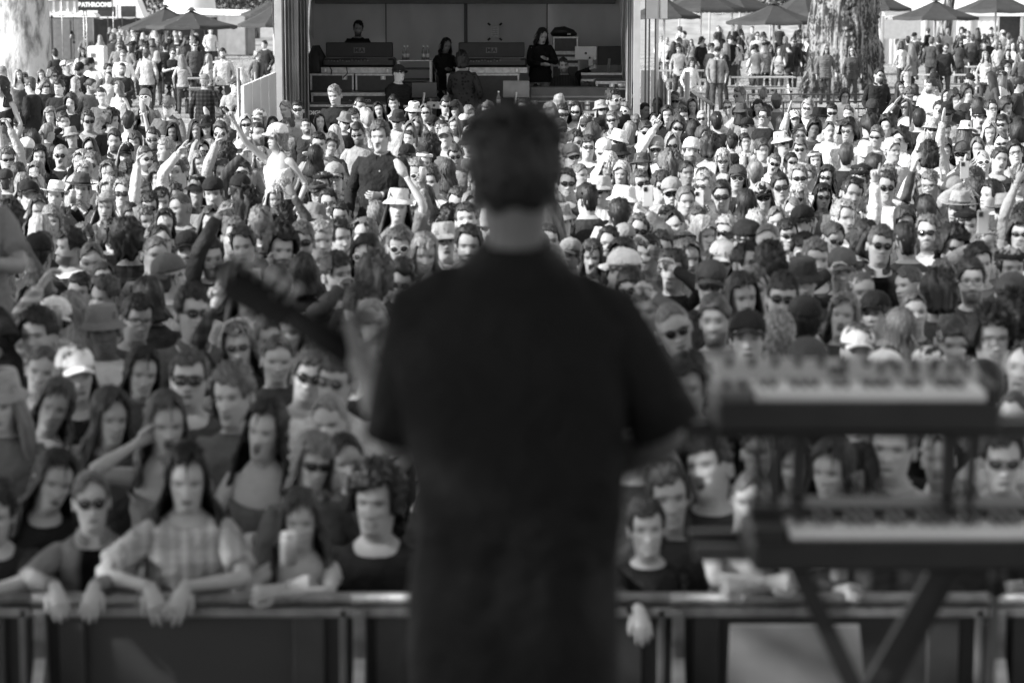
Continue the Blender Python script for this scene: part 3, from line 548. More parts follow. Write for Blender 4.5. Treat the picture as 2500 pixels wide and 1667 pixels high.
# ------------------------------------------------------------------ who stands where: positions read from crops, "@ origin scale"
# tokens: hair s/l/c/u/b/k + tone, hat C/K/F/N/V/Q + tone, glasses S/W/G/R, M mouth, P smile, D beard, top t/T/J/x/p/a/A/v/i/h/o + tone,
# y yaw, e pitch, r roll, w woman's build, n skin, AL/AR raised arms, q trousers, d dress, z depth, Z seated
PEOPLE = """
@ 0 0 5.873
1070 375 s1 v1 yB45 C1 q0
1420 375 s1 t7 y60 AR:1440,420,g
1240 520 s5 t4 yB q1
1440 560 l7 w t6 yB d7
1575 440 l5 w T1 y70
1720 430 s1 t6 y60 AR:1810,430,f q1
1815 430 s4 D t8 q3
1900 320 s2 a5 q3
1745 345 C4 s3 t3
1960 480 F1 s2 t8 y-50
2060 520 l8 w T0 yB q1
2210 420 l6 w T7 yB20 d4
1915 660 C1 s1 D t1
175 790 c5 w x4 y80 n2 S
470 720 C1 s3 t7 y-50 q3
1175 760 l2 w T8 P
960 970 C8 s3 t1 y60
1155 990 C1 s1 D t1 e-20
1330 920 C1 s1 D t9 y-55 e-20
1760 810 s5 G T5
2100 790 C4 s4 T7 yB q0
2240 800 l8 w T0 yB q4
1740 1010 s2 D T2 e5
1560 1020 s1 t3 y40
1540 1120 u2 w P T7 y-15
270 1090 l7 w x3 y20
600 1090 l5 w t9 AL:640,1170,f
850 1270 s1 T1
1090 1200 l7 w x6 y60
1290 1240 u2 D T3 y60
1480 1390 s1 T4 y5
1700 1270 l5 w x9 y-60
2080 1430 N4 W s2 T4
1000 1500 c2 T2 AL:960,1530,g
800 780 s1 t2 yB30
@ 350 0 5.873
180 480 l7 w t8 yB q3
370 500 s2 T1 yB q6
520 500 s1 T1 y20 q1
700 560 s1 T1 y-10 q1
960 450 s2 T8 y30 q6
990 480 C1 s1 v1 yB q1
1310 330 s1 p4 q0
930 850 l7 w x7 y-50
1150 780 s1 D t7 q1 shirt
410 780 s3 S t1
500 740 l6 w t5 y-40
560 860 l6 w x6 yB d5
1430 1060 l9 w T6 yB
1640 800 c7 w J4 y40 i6
1740 650 s1 p2 y-60 q1
880 1180 C5 s7 A2 yB q6
1300 1240 C2 s2 T6 y30
1380 1520 c4 T8 y50
1880 1540 b5 w S T8
@ 0 0 3.357
20 720 l2 w x1 y-60 rider z31 AL:30,990,c q7
725 1000 s3 S P T6
415 955 b6 w x3 P
530 1010 s2 T1 AL:500,1060,g
1180 940 l1 w S T1 AL:1150,950,g
910 1000 c2 T1 y60
1050 1010 s1 yB T2
1375 880 C4 s4 G J4 i7
1265 1150 s1 S D T1
1420 1095 l1 w n1 T3 P
1600 1070 l2 w t7 AR:1710,960,g y10
1850 970 s2 t3 y50
1820 1110 s3 S T5
940 1170 s2 D J1 i8 y-5
600 1130 k7 K6 T3 P w
745 1230 l1 w S x2
500 1290 k6 S T1
320 1300 l0 w T1
60 1310 s5 S T4 AR:80,1050,c
640 1330 l8 w T7
285 1430 l6 w T2 P
770 1370 s5 S T2
650 1430 l8 w S T6
900 1440 l5 w T3 P
1360 1250 s7 T2 y-55
1480 1440 s3 P T8 AL:1470,1250,h
1830 1440 s4 M T7 AL:1770,1180,h
1990 1450 s2 S T3 AL:1990,1270,f
1660 1250 l1 w S T4
1640 1350 l6 w T5
1085 1430 s2 n1 T5
2130 1310 l7 w W T7 AL:2000,1240,f
2120 1110 s1 M T5 y30 D
130 1440 l2 w T2 yB
130 1040 C1 s1 T1
400 1090 u6 w T3 yB-50
190 1240 C9 s5 T3 yB
20 1150 s5 T6
1850 1300 c2 T1 yB
1740 1430 c3 w T5
@ 600 0 3.357
745 790 s6 T1 q1 z36
245 890 b5 w S T8
435 910 s1 w S T8 z35.5
930 880 s1 T8 shirt
1100 910 l1 w t1
1225 860 s1 t7 shirt
1640 880 s2 S J1 i8 AR:1670,950,f
1840 940 b5 w J6 y40 i8
895 980 s2 T8
795 1000 K5 S s2 w T1
1240 990 K2 S s1 t7
500 1050 s1 D G P T2
610 1010 l1 w T1
340 1050 s4 G T5 y-40
200 1030 l1 w T2
110 1110 s1 D M T4 y40
935 1110 s1 S D T6
730 1110 l8 w x5 yB
1390 1040 l5 w G t5
1525 1030 C1 W s1 T1
1620 1070 s2 T4 y50
1710 1040 l6 w x6
1340 1150 s1 T5
1340 1080 l5 w T6
1500 1150 s3 T3
1250 1190 u2 w S T7
1650 1150 C6 s3 T4
690 1195 c4 w T3 P
600 1200 s1 T6
565 1300 l1 w T2 yB
1320 1300 C1 s4 T7 y-20
1450 1340 u5 w T6 P V8
1500 1240 c1 T2 yB
855 1300 c5 T7 yB30
1440 1430 s6 W T5
1540 1500 s2 T8 y-20
1650 1420 l3 w x4 yB
740 1470 C6 s2 G T4
640 1530 s1 G V1 T5
1110 1140 s4 M T1 rider z21.5 shirt big
262 1140 b6 w C9 x9 y-58 rider z23 AL:-100,985,p
1100 1240 s3 T5 y-10
@ 1200 0 3.357
575 945 s2 S T8 shirt
690 930 l1 S D T2
1010 830 s1 W T1 y40 D z34
1000 1000 s5 S P J5 i5
1250 910 u1 w T2 y40
1350 860 u6 w T1
1500 830 C5 S s2 T6 AR:1550,820,g
1650 880 l5 w T1
1580 970 s1 D T1 y35
1340 1000 u2 w T3 P
1950 890 u5 w S T8 P shirt
2040 800 s5 S T3
2195 890 b0 w T9 e15
2230 970 s1 S t1 y-30
1230 1100 s2 S M T1
1850 1010 k1 s1 T1 yB
470 930 C5 s1 T2 n1
545 860 s7 T5 yB
1000 1170 K9 S s2 T4
910 1250 C9 s1 T2
1065 1300 K1 S s1 T1
785 1230 s2 S T8
690 1180 s2 S T4 y40
655 1300 C4 S s3 T8 y20
1350 1230 C6 S s7 T9 AL:1340,1050,p
1620 1260 N8 s2 D T8
1750 1150 s3 S T3 y40
1640 1080 c1 w T2 yB
2090 1180 s1 T8 y15 J8 i1
2090 1060 C1 s3 T6 y-30
2220 1240 s3 T2 y20
1900 1320 l8 w S T7
1600 1430 u1 w n2 T2
1060 1440 b8 w T7
920 1330 l9 w T8 e-30
1450 1370 c5 T6 yB30
1250 1530 s4 S P T8 y20
610 1530 s2 S P T2
720 1450 u5 w T5 y50
2290 1350 s5 S M T9
1750 1480 u1 w T3
560 1080 C3 s2 S T3
1100 1080 l6 w J7 i5 yB30
1180 1000 u5 w T3 yB
800 1140 c3 T2 yB
1800 1220 c2 T2 yB-30
1960 1180 C1 s2 T1 yB
@ 1800 0 3.357
880 795 c3 w G t9 P
915 940 s3 w T8 P
1150 625 s1 S T1 y30 D J1 i8
1720 805 l1 w T8
1890 775 c2 t2 y25
1580 715 s2 D T3 y-50
1340 730 l1 w T2 y30
560 900 s7 S t8 n3
770 940 s1 S t8
325 850 C4 s3 T4 yB
375 1030 l1 w T2 yB
390 1180 K9 S s3 T7
610 1070 c1 w P n1 T2
1720 930 K1 S s2 T6 n1
1640 920 s2 T1 P
2190 890 c2 T1 y40
2080 910 s2 G T3 y30
1970 980 C1 s1 M T1 y25 J1 i8
1380 890 l4 w S T8 AL:1290,850,h
910 1090 c1 S T7
750 1080 u4 w t9 y20
1070 1040 c1 T3 yB30
1230 1050 c1 T6 y-30
1130 1140 s4 S T4
1270 1250 s9 D P T7
520 1240 s5 S T7
650 1330 l3 w V7 T6
430 1350 s1 S T6
260 1340 l6 w S T7
1530 1180 l8 w T9 yB
1550 1300 c1 T8 yB
1970 1220 l5 w M T2
2020 1350 u8 w W T8
1000 1460 s1 V1 S T1
720 1470 l2 w S T7
510 1490 s6 S T8
370 1550 s1 S J6 i7
1480 1540 l5 w t2
2000 1490 s2 D T6 e-25
1230 1490 s5 S T8
1700 1250 c4 w T6
2130 1330 s2 T2
2300 1270 s1 G T6
1890 1480 c2 T3 AL:1860,1400,o
2270 1090 c1 T1 yB
200 780 s6 w T2 yB
40 800 s6 S T3
1400 790 C4 s2 T2 e-10
1100 900 C2 s1 T2 yB
1960 900 c2 T2 yB60
1790 830 c2 t2 y25 AL:1820,850,o
@ 0 400 3.357
190 185 b6 w T4 y20
310 185 l8 w T6
440 275 F9 s2 w T4
660 220 F3 s3 T1 AL:600,380,g AR:700,400,g long
240 290 C1 s2 T2
315 410 l2 D T2
440 480 b6 w T4
880 235 l8 w T6
950 185 l2 w T5
1000 265 s6 S T3
1160 255 s6 G T5 y40
1310 340 s3 T8 AL:1120,-140,h
1420 290 s3 T6 y40
1500 385 k3 n2 T3 y-50
1760 255 Q1 s2 T5 e-5
1060 440 u1 w R n2 T2
860 350 l7 w V5 T4
320 560 l8 w T2 yB
930 620 c2 T2 y30
1320 520 l1 w T2
705 620 s5 W T3
1340 650 u1 w G T3
1905 620 s5 S M D T2
1560 730 C1 s1 D T8
1245 760 u5 w P M T3
1745 780 s2 D T2 AL:1790,420,f long
2020 700 s2 T3
560 700 s1 D T5 y-60
280 760 C1 s1 T2 yB
775 810 u4 w T5
335 740 s3 T4 yB
790 970 u2 w T3 y10
640 1080 s1 T4 P
870 1090 s4 w T6 y-40
1060 660 c1 T2 yB
1430 950 Q4 k3 T4 yB-40
480 1330 C9 S s3 T8 long AL:330,1010,c AR:465,1450,g
1090 1290 s2 G P T3
860 1390 K5 s2 n1 T2 P
1580 1260 s1 S T4 long shirt
1980 1500 l5 w S T3 AL:1760,1150,p
320 1450 s1 T4
1950 230 C1 s1 T2 yB
1990 370 c0 T1 yB
620 1250 l6 w T4 yB
1200 380 s2 S T5
1200 480 s5 T3 y30
2240 290 l8 w T8
2130 520 s5 T3 yB
60 150 C2 s3 T3 yB
60 480 c1 T2 yB
1250 1130 b1 w T2 yB
@ 600 400 3.357
610 265 b1 w V3 G T5
690 350 s1 S T6
550 470 K5 s2 T4
790 440 s1 T5
780 630 s1 P T3 jaw
270 710 c1 T2 D AL:170,810,f
470 660 s5 S D T4
600 650 s8 T4
965 600 l5 w T4 y-45
1080 440 s6 T3 yB
1375 480 s1 S T5 y30 AR:1450,200,g
1735 320 s3 S T5
1830 490 s3 D T4
1660 480 c1 T2 yB
1640 660 K7 G s2 T5
1450 740 l7 w T4 e-10
1820 690 s1 T3 D
990 770 l1 w W P x4
1280 690 s5 W T3
290 490 c2 w T3 n2 AR:390,260,o
480 920 b1 w T1 yB
760 930 s2 D T3 AL:760,1030,f
1010 960 c4 T2 yB
960 1240 s2 D T3 y30
200 1440 u3 w T4
370 1400 l1 w T2 y-10
1080 1330 k6 T5
1480 300 l2 w T2 yB
@ 1200 400 3.357
900 245 K7 S s5 T8 y-25
1270 190 s5 S T8 y30
1385 200 s3 S T7
1490 260 C6 S s2 T3
1075 115 b8 w T8
1740 200 s7 S T8 y-30
1890 280 s1 S T8 shirt AL:1700,420,g
2080 350 l1 w T1 yB
590 480 K6 s2 M T2
790 310 s1 T2 yB30
1060 340 K9 s4 T7
1060 450 s1 T5 yB
1410 490 s2 T1 y-20
1540 520 u1 w T4 y-20
1580 320 u5 w P T6
1740 590 b8 w T5
1930 580 s8 S T8 y-30 shirt
2180 530 s8 T6 yB
480 660 s2 D T4 
640 770 C6 s2 T3
820 770 l3 w M x4
940 680 s1 D T4
1090 780 l1 w W T6
1085 650 C6 S s4 T5
1080 900 C9 s4 yB60 T2
1405 720 s2 T4
1590 700 l5 w V1 T4
1600 790 l4 w T4
1180 570 s4 S T5 AR:1280,400,g
1850 800 C9 l2 w T2
2295 670 k5 T4
2090 640 C1 s1 T2 yB50
2090 850 s0 T2 y40
1785 1000 C3 s2 S T1
2070 1110 l2 w M T3
2190 1060 s5 M T3
1570 1360 k5 S T3 shirt
1175 1050 b1 w S T3
1310 1240 s5 M T4 AR:1330,1080,f
2110 1470 C1 s1 T6
1290 750 s2 T5 AR:1300,690,c
1480 900 s2 T1 AR:1500,860,f long
1700 500 s4 S T6
@ 1800 400 3.357
360 215 s1 S P T4 shirt
500 155 s6 S T8
590 120 s5 w T8
700 125 l2 w S T9
1000 160 s1 V1 S T4
700 285 l0 w S P n2 T6
510 290 l8 w S T7
465 400 u6 w T3
335 480 u5 w T4
905 260 s1 T4 y20
1220 205 s2 S T9
1475 205 l5 w T3
1590 190 s5 G T3 AR:1680,170,o
550 495 s0 C0 T6 y-40
410 610 s1 S T5
535 760 s0 W T4
640 810 s5 P T4
740 610 u2 w S T5
980 640 c2 w T2 yB
1150 690 s4 S P T4 J2 i4
1380 490 b2 w G T3
1570 600 s5 S D T3 y-10
1730 700 c1 S P D T5
1870 530 s2 V1 T2
2030 710 s5 T5 AL:2010,640,g
1800 380 F6 s2 w T2
2220 420 F5 G s2 T6
1910 340 l6 w T4
2070 280 s1 T3 y-50
1130 410 s1 S n2 T2
2230 880 s1 V1 T3
1730 960 l5 w S T4
1930 990 s1 G D T3
860 890 C4 s1 P T2 AL:760,890,f
270 880 c1 T3 yB
345 1140 s2 S P T8 shirt J8 i4
1010 1080 k4 T2
850 1280 l6 w T3 y-10
1150 1260 C1 s2 T3 y-20
1430 1010 u4 w T4 y-50
1460 1240 u5 w T4
2080 1460 c0 G T3
2200 1110 C3 s2 T2 yB
540 970 K2 s1 T3
280 1440 b7 w T4 yB
1350 1400 l6 w T4 yB
2280 1300 c1 T3 yB
1800 240 C5 s2 T6 AL:1860,170,g
870 460 s7 T9 AR:1130,150,p y30
2320 620 c2 T3 S
2320 470 l5 w T6 AL:2290,160,o
1660 1100 c2 T3 yB
1560 400 l2 w T3 AL:1440,40,c yB
2000 830 s1 T5 y20
100 640 s1 T2 yB
1960 250 s2 T6 yB30
2330 150 s3 S T8
1400 650 s2 T3 yB
540 1320 C1 s1 T4 yB
@ 0 800 3.357
300 370 u4 w T4
350 660 l4 w P x5 r20
1120 390 l1 w T3
880 760 l3 w P T3
1350 800 l4 w M x5 AL:1120,950,c
1545 470 s4 S T3
1945 600 s5 T4
2155 860 l1 w M x4
350 1130 l1 w T0 r15
760 1440 u4 w S J5 i1 z9.22 y3 r-2 rail AL:450,2130,c AR:776,2150,c
1530 1230 l0 w t7 z9.12 y0 r1 rail AL:1225,2205,c AR:1527,2195,c e-8 stripe
-60 1540 s1 t1 z9.2 rail AR:-60,2200,f
@ 600 800 3.357
240 275 u3 w T3
460 440 s4 R T3 e8
725 800 k6 T3
700 470 s3 S T3
505 1130 b6 S w T4
900 1090 u1 w M T3
455 1590 l3 w x1 z9.15 y-3 r0 rail AL:352,2062,g AR:255,2222,f
1075 1540 c1 T1
@ 1400 800 1.808
620 600 s1 T2
810 560 u4 w P T3
980 620 l1 w T4
760 770 u5 w x3 z9.15 rail AL:860,1120,f AR:760,1165,f r8
1150 640 l2 w T4
1250 730 b1 w T1
1400 590 s5 T4
1620 590 u8 w T8 shirt
1890 630 s3 S T2
430 830 s3 T2
240 560 s3 G T3
1380 860 u2 w J3 i7 z9.2 rail AL:1170,1175,g
1050 1200 s3 T1 z9.3
1700 830 l3 w T1 z9.3
330 900 s2 T0 z9.25 rail AL:290,1250,c
@ 1550 0 5.873
380 560 s6 w T8 y30
450 590 s7 w T8 e-20
560 660 l1 w T1 yB
700 510 s1 T4 y-50
960 380 s1 T8 yB-30 q1
1170 540 s2 T7 yB
1370 580 C2 s1 v1 y30 q0 AR:1560,780,o
1180 760 C1 s4 D J5 i1 q4
800 900 b2 w T8 y30 q2
1410 400 s2 T1 
1570 410 l1 w T8 y20 P q3
1560 330 c1 T2
1600 330 C8 s2 T5
1740 360 c4 T3
1800 410 l1 w J3 i9 y-10
1860 530 c1 J2 i6 y-30 q1 e-15
1700 770 l2 w C7 T9 Z e-30
1940 360 s2 T2
2070 400 s1 T2 yB q2
2240 410 l2 w T1 
2070 740 l5 w x6 y-20
@ 1900 0 5.873
210 610 s4 D S T1 y30 q3
500 390 s2 T2 q3
610 430 s1 T2
680 710 l7 w S p4 q2 z71
1065 740 l5 w S p3 q1 z71.5
300 390 s1 T2 yB
1660 340 C6 s1 J5 i8 y-20 q3
1770 420 s1 T5 yB
1870 590 s2 t2 yB-20 q9
2060 430 l5 w T1 yB10 q2
2200 600 C4 s5 T3 yB-20 q4
2240 450 l8 w T6 yB
@ 2150 0 6.72
1060 410 s1 a5 yB q3
1090 530 s6 T6 yB
1060 800 s2 D S T1
1290 600 l6 w T4
1340 810 l8 w t8 y-60 Z q8
1470 370 s1 T1 yB q1
1570 400 l6 w T5
1440 580 s5 T8 y-20
1500 640 s4 T3 yB
1700 430 l8 w T5 yB
1720 930 l7 w x8 y20 q7 P
1830 500 s1 T1 e-20
1980 440 c3 T4 yB
2010 560 C7 s2 T6 yB30
2110 620 s4 T7 yB
2190 390 s2 T4 y-50 q2
2280 450 l7 w T1 yB q1
2080 890 l0 w J1 i5 AR:2100,960,f d7
2340 920 s2 T3 yB
@ 0 0 1
-80 432 s3 t5 z12.5 rider n2 y20
873 72 s0 D T0 z43 up n2
1086 112 l0 w T0 z42.3 up n2 e-10
972 182 C1 s1 p0 y55 z39.3 up n3 bun
1131 152 c0 T1 yB z39.6 up
1320 88 l1 T0 z42.2 up y25 e-20
1378 163 s1 D T1 z41.4 up clear
1432 190 s1 T0 z41.9 up yB AL:1442,168,g
"""
# ------------------------------------------------------------------ reading the list and finding a spot on the ground for each
def parse():
    out = []; ox = oy = 0; sc = 1; i = 0
    for ln in PEOPLE.strip().splitlines():
        f = ln.split()
        if f[0] == '@': ox, oy, sc = float(f[1]), float(f[2]), float(f[3]); continue
        i += 1; r = np.random.RandomState(1000 + i)
        s = dict(px=ox + float(f[0]) / sc, py=oy + float(f[1]) / sc, seed=1000 + i, w=0, M=0, P=0, D=0, yaw=None, pitch=r.normal(2, 5), roll=r.normal(0, 5.5), hat=None, eye=None, hair='s', ht=3,
                 top='t', ttone=4, skin=.43 * r.uniform(.8, 1.12), inner=.5, shirt=0, tr=None, dress=None, z=None, rider=0, rail=0, long=0, seat=0, armpx=[], big=0, pat=None, jaw=0, up=0, toks=f[2:])
        for t in f[2:]:
            c, v = t[0], t[1:]
            if t == 'w': s['w'] = 1
            elif t == 'shirt': s['shirt'] = 1
            elif t in ('stripe',): s['pat'] = t
            elif t in ('rider', 'rail', 'long', 'big', 'jaw', 'up'): s[t] = 1
            elif t[:3] in ('AL:', 'AR:'):
                x, y, h = t[3:].split(','); s['armpx'].append((t[1], ox + float(x) / sc, oy + float(y) / sc, h))
            elif c in 'slcubk' and v.isdigit(): s['hair'] = c; s['ht'] = int(v)
            elif c in 'CKFNVQ' and v.isdigit(): s['hat'] = c; s['hatt'] = int(v)
            elif t in ('S', 'W', 'G', 'R'): s['eye'] = t
            elif t in ('M', 'P', 'D'): s[t] = 1
            elif t == 'Z': s['seat'] = 1
            elif c in 'tTJxpaAv' and v.isdigit(): s['top'] = c; s['ttone'] = int(v)
            elif c == 'i': s['inner'] = TONE_TOP[int(v)]
            elif c == 'y': s['yaw'] = float(v[1:] or 0) + 180 if v[0] == 'B' else float(v)
            elif c == 'e': s['pitch'] = float(v)
            elif c == 'r': s['roll'] = float(v)
            elif c == 'n': s['skin'] = {1: .13, 2: .26, 3: .55}[int(v)]
            elif c == 'q': s['tr'] = int(v)
            elif c == 'd': s['dress'] = int(v)
            elif c == 'z': s['z'] = float(v)
        if s['yaw'] is None: s['yaw'] = r.normal(0, 15)
        if abs(s['yaw']) < 90 and not s['M'] and not s['P'] and not s['D']:
            q = r.rand(); s['M'] = r.uniform(.25, .9) if q < .22 else 0; s['P'] = 1 if q > .6 else 0
        if s['eye'] == 'S': s['eye'] = r.choice(['S', 'S', 'R', 'A', 'O', 'B'])
        if s['top'] == 'T' and 1 < s['ttone'] < 6 and r.rand() < .15 and not s['rail']: s['ttone'] = int(r.choice([7, 8, 9]))
        s['listed'] = 1
        if any(math.hypot(s['px'] - o['px'], s['py'] - o['py']) < 10 for o in out): continue
        out.append(s)
    return out
crowd = parse()
crowd = [s for s in crowd if s['rider'] or not ((635 < s['px'] < 755 and 350 < s['py'] < 470) or (845 < s['px'] < 985 and 345 < s['py'] < 490))]
def need(k): return 1.60 * k
def place_all(ps):
    for s in ps:
        r = np.random.RandomState(s['seed'] + 5)
        if s['rider'] or s['up']: s['k'] = .98 if not s['w'] else .93; s['Y'] = s['z']; p = W(s['px'], s['py'], s['Y']); s['pos'] = [p.x, p.y]; s['deck'] = s['up']; s['up'] = p.z - 1.6 * s['k']; continue
        s['up'] = 0
        if s['z'] and s['rail']:
            p = W(s['px'], s['py'], s['z']); s['k'] = max(.86, min(1.05, p.z / 1.60)); s['up'] = 0 ; s['lean'] = p.z - 1.6 * s['k']; s['pos'] = [p.x, p.y]; continue
        if s['z']:
            p = W(s['px'], s['py'], s['z']); s['k'] = p.z / 1.60; s['pos'] = [p.x, p.y]; continue
        base = .93 if s['w'] else 1.01
        if s['seat']: base = .97
        s['k0'] = base; s['k'] = base + r.uniform(-.03, .03)
    mv = [s for s in ps if 'k0' in s]
    def pos(s):
        h = 1.60 * s['k'] - (.46 if s['seat'] else 0); p = atZ(s['px'], s['py'], h)
        s.pop('lean', None)
        if p.y < 9.55: p = W(s['px'], s['py'], 9.55 + (s['seed'] % 5) * .06); s['lean'] = p.z - 1.6 * s['k']
        return p.x, p.y
    for s in mv: s['pos'] = pos(s)
    PX = np.array([s['px'] for s in ps]); PY = np.array([s['py'] for s in ps]); free = np.array([not s['rider'] and not s['up'] for s in ps])
    for it in range(70):
        X = np.array([s['pos'] for s in ps])
        for i, s in enumerate(ps):
            if 'k0' not in s: continue
            def cost(p):
                d = np.hypot(*(X - np.array(p)).T); d[i] = 9; fr = 0
                sp = F_PX / p[1]; nb = (np.abs(PX - s['px']) < .30 * sp) & (np.abs(PY - s['py']) < .55 * sp) & free; nb[i] = False
                want = np.where(PY < s['py'], X[:, 1] - p[1], p[1] - X[:, 1]); fr = (np.clip(.24 - want, 0, .8)[nb] ** 2).sum() * 25 if p[1] < 40 else 0
                return float((np.clip(.43 - d, 0, 1) ** 2).sum() * 60 + fr)
            best = cost(s['pos']) + (s['k'] - s['k0']) ** 2 * 20
            if best < .006: continue
            old = s['k']
            for dk in rng.uniform(-.06, .06, 4):
                k = min(max(old + dk, .86), 1.12); s['k'] = k; p = pos(s); c_ = cost(p) + (k - s['k0']) ** 2 * 20
                if c_ < best: best = c_; old = k; s['pos'] = p; X[i] = p
            s['k'] = old
    for s in ps: s['Y'] = s['pos'][1]
place_all(crowd)
# people the list does not reach: small gaps far back, and the ground hidden behind the musician
def filler():
    out = []; r = np.random.RandomState(5); X = [tuple(s['pos']) for s in crowd if not s['rider']]; Pp = [(s['px'], s['py']) for s in crowd]; n = 0
    for it in range(9000):
        y = r.uniform(9.6, 36.0); hw = y * 1250 / F_PX * 1.03; x = r.uniform(-hw, hw); k = r.uniform(.92, 1.03)
        if y > 33 and x > 4: continue
        if y > 30 and -7.2 < x < -4.2: continue
        px = 1250 + x / y * F_PX; py = HOR + (CAM_H - 1.6 * k) / y * F_PX
        sp = F_PX / y * .14
        hid = (930 < px < 1600 and py > 640) or (1130 < px < 1370 and py > 270) 
        if py > 1150 and not hid: continue
        if (600 < px < 790 and 335 < py < 520) or (810 < px < 1020 and 335 < py < 500): continue
        if min(math.hypot(x - a, y - b) for a, b in X) < (.50 if hid else .42): continue
        if not hid and min((abs(px - a) / (sp * 1.12)) ** 2 + ((py - b) / (sp * 1.4)) ** 2 for a, b in Pp) < 1: continue
        X.append((x, y)); Pp.append((px, py)); wm = r.rand() < .5
        out.append(dict(px=px, py=py, seed=7000 + it, w=int(wm), M=int(r.rand() < .1), P=int(r.rand() < .3), D=int((not wm) and r.rand() < .3), yaw=r.normal(0, 14) if r.rand() < .8 else 180 + r.normal(0, 25), pitch=r.normal(0, 6), roll=r.normal(0, 4),
            hat=r.choice([None, None, None, None, 'C', 'K']), hatt=int(r.choice([0, 1, 3, 6, 8, 9])), eye=r.choice([None, 'S', 'A', 'R', 'O', 'W'], p=[.55, .12, .1, .1, .08, .05]), hair=r.choice(list('lllbcu' if wm else 'ssssck')), ht=int(r.choice([1, 1, 2, 2, 3, 4, 5, 6, 7, 8])), top='T', ttone=int(r.choice([0, 1, 1, 2, 3, 4, 5, 6, 7, 8])),
            skin=.46 * r.uniform(.7, 1.15), inner=.5, shirt=0, tr=None, dress=None, z=None, rider=0, rail=0, long=1, seat=0, armpx=[], big=0, pat=None, jaw=0, toks=[], k=k, pos=(x, y), Y=y, up=0, listed=0))
        if r.rand() < .17 and 12.5 < y < 31 and not hid:
            sc_ = F_PX / y; sg = 1 if r.rand() < .5 else -1; out[-1]['armpx'] = [('L' if sg < 0 else 'R', px + sg * sc_ * r.uniform(.05, .22), py - sc_ * r.uniform(.22, .42), str(r.choice(list('ofpcch'))))]; out[-1]['yaw'] = r.normal(0, 12); out[-1]['top'] = 't'; out[-1]['long'] = int(r.rand() < .3)
        n += 1
    return out
extra = filler()
for i, (pa, pb, qa, qb, n) in enumerate(((1640, 2500, 58, 120, 84), (262, 480, 72, 122, 34), (2000, 2500, 170, 225, 12), (0, 130, 150, 215, 8))):
    r = np.random.RandomState(60 + i); have = [(s['px'], s['py']) for s in crowd]; c_ = 0
    while c_ < n:
        px, py = r.uniform(pa, pb), r.uniform(qa, qb)
        if 1985 < px < 2195 or min(math.hypot(px - a, (py - b) * .8) for a, b in have) < 7.5: continue
        have.append((px, py)); c_ += 1; k = r.uniform(.92, 1.03); p = atZ(px, py, 1.6 * k); wm = r.rand() < .5; st = int(r.rand() < .3); p = atZ(px, py, 1.6 * k - .46 * st)
        extra.append(dict(px=px, py=py, seed=9000 + i * 100 + c_, w=int(wm), M=0, P=0, D=0, yaw=r.uniform(-180, 180), pitch=r.normal(-6, 8), roll=0, hat=r.choice([None, None, None, 'C']), hatt=1, eye=r.choice([None, 'S']), hair=r.choice(list('llbu' if wm else 'sssc')), ht=int(r.choice([1, 2, 3, 5, 7])), top='T', ttone=int(r.choice([1, 1, 2, 3, 5, 7, 8])), skin=.45, inner=.5, shirt=0, tr=1, dress=None, z=None, rider=0, rail=0, long=1, seat=st, armpx=[], big=0, pat=None, jaw=0, toks=[], k=k, pos=(p.x, p.y), Y=p.y, up=0, listed=0))
for s in crowd:
    full = s['tr'] is not None or s['dress'] is not None
    s['rank'] = 1 / s['Y'] * (1.0 if s['py'] > 300 else 2.2 if full else 1.25) * (0 if s['px'] < -60 or s['px'] > 2540 else 1) + (1 if s['rider'] or s['rail'] or s.get('deck') or s['armpx'] and s['Y'] < 30 else 0)
crowd.sort(key=lambda s: -s['rank'])
N_IND = 306
indiv, mass = crowd[:N_IND], crowd[N_IND:] + extra
print('listed', len(crowd), 'filler', len(extra))

def prep(s, res):
    s['res'] = res
    cam_yaw = -math.degrees(math.atan2(s['pos'][0], s['pos'][1])) * .8
    y = s['yaw']; big = abs(y) > 60
    s['byaw'] = y + cam_yaw * (0 if big else 1) if big else y * .55 + cam_yaw
    s['hyaw'] = 0 if big else y * .45
    if big and y < 150 and abs(y) < 100: s['byaw'] = y * .8; s['hyaw'] = y * .2
    s['brow'] = min(.9, max(.10, (TONE_HAIR[s['ht']] * .9 + .02) / s['skin']))
    s['pose'] = 'down' if (s['tr'] is not None) else 'mix'
    if s['big']: s['bulk'] = 1.12
    b = R(s['byaw']); Rb = np.array([[math.cos(b), -math.sin(b)], [math.sin(b), math.cos(b)]]); arms = {}
    for sd_, ax, ay, h in s['armpx']:
        dy = -.10
        if s['rail']: t = W(ax, ay, 8.80 if h != 'g' else 8.9); t.z = max(t.z, 1.185)
        else: t = W(ax, ay, s['pos'][1] + dy)
        d = np.array([t.x - s['pos'][0], t.y - s['pos'][1]]) @ Rb; loc = np.array([d[0], d[1], t.z - s['up']]) / s['k']
        front = math.cos(b) > 0; side = (-1 if sd_ == 'L' else 1) * (1 if front else -1)
        arms[side] = (loc, 'r' if s['rail'] and h == 'c' else h)
    s['arms'] = arms
    return s
HAIRS, HATS, GLS, LEGS = {}, {}, {}, {}
def hair_shared(style, v):
    k = (style, v)
    if k not in HAIRS: HAIRS[k] = hair_mesh(style, 50 + v * 7 + ord(style), 2 if v < 6 else 1)
    return k
def hscale(s): return (.97 if s['w'] else 1.0)
EXTRAS = []                                         # things in hands, laid after the people
def top_mat(s):
    r = np.random.RandomState(s['seed'] + 2)
    if s['pat'] == 'stripe': return M_CHECK
    if s['top'] in 'aA': return M_PLAID
    if s['top'] in 'Tt' and s['tr'] is None and not s['rider'] and not s['rail'] and r.rand() < .16: return [M_PRINT, M_STRIPE, M_HOOP, M_PLAID][r.randint(4)]
    return M_CLOTH
meshcache = {}
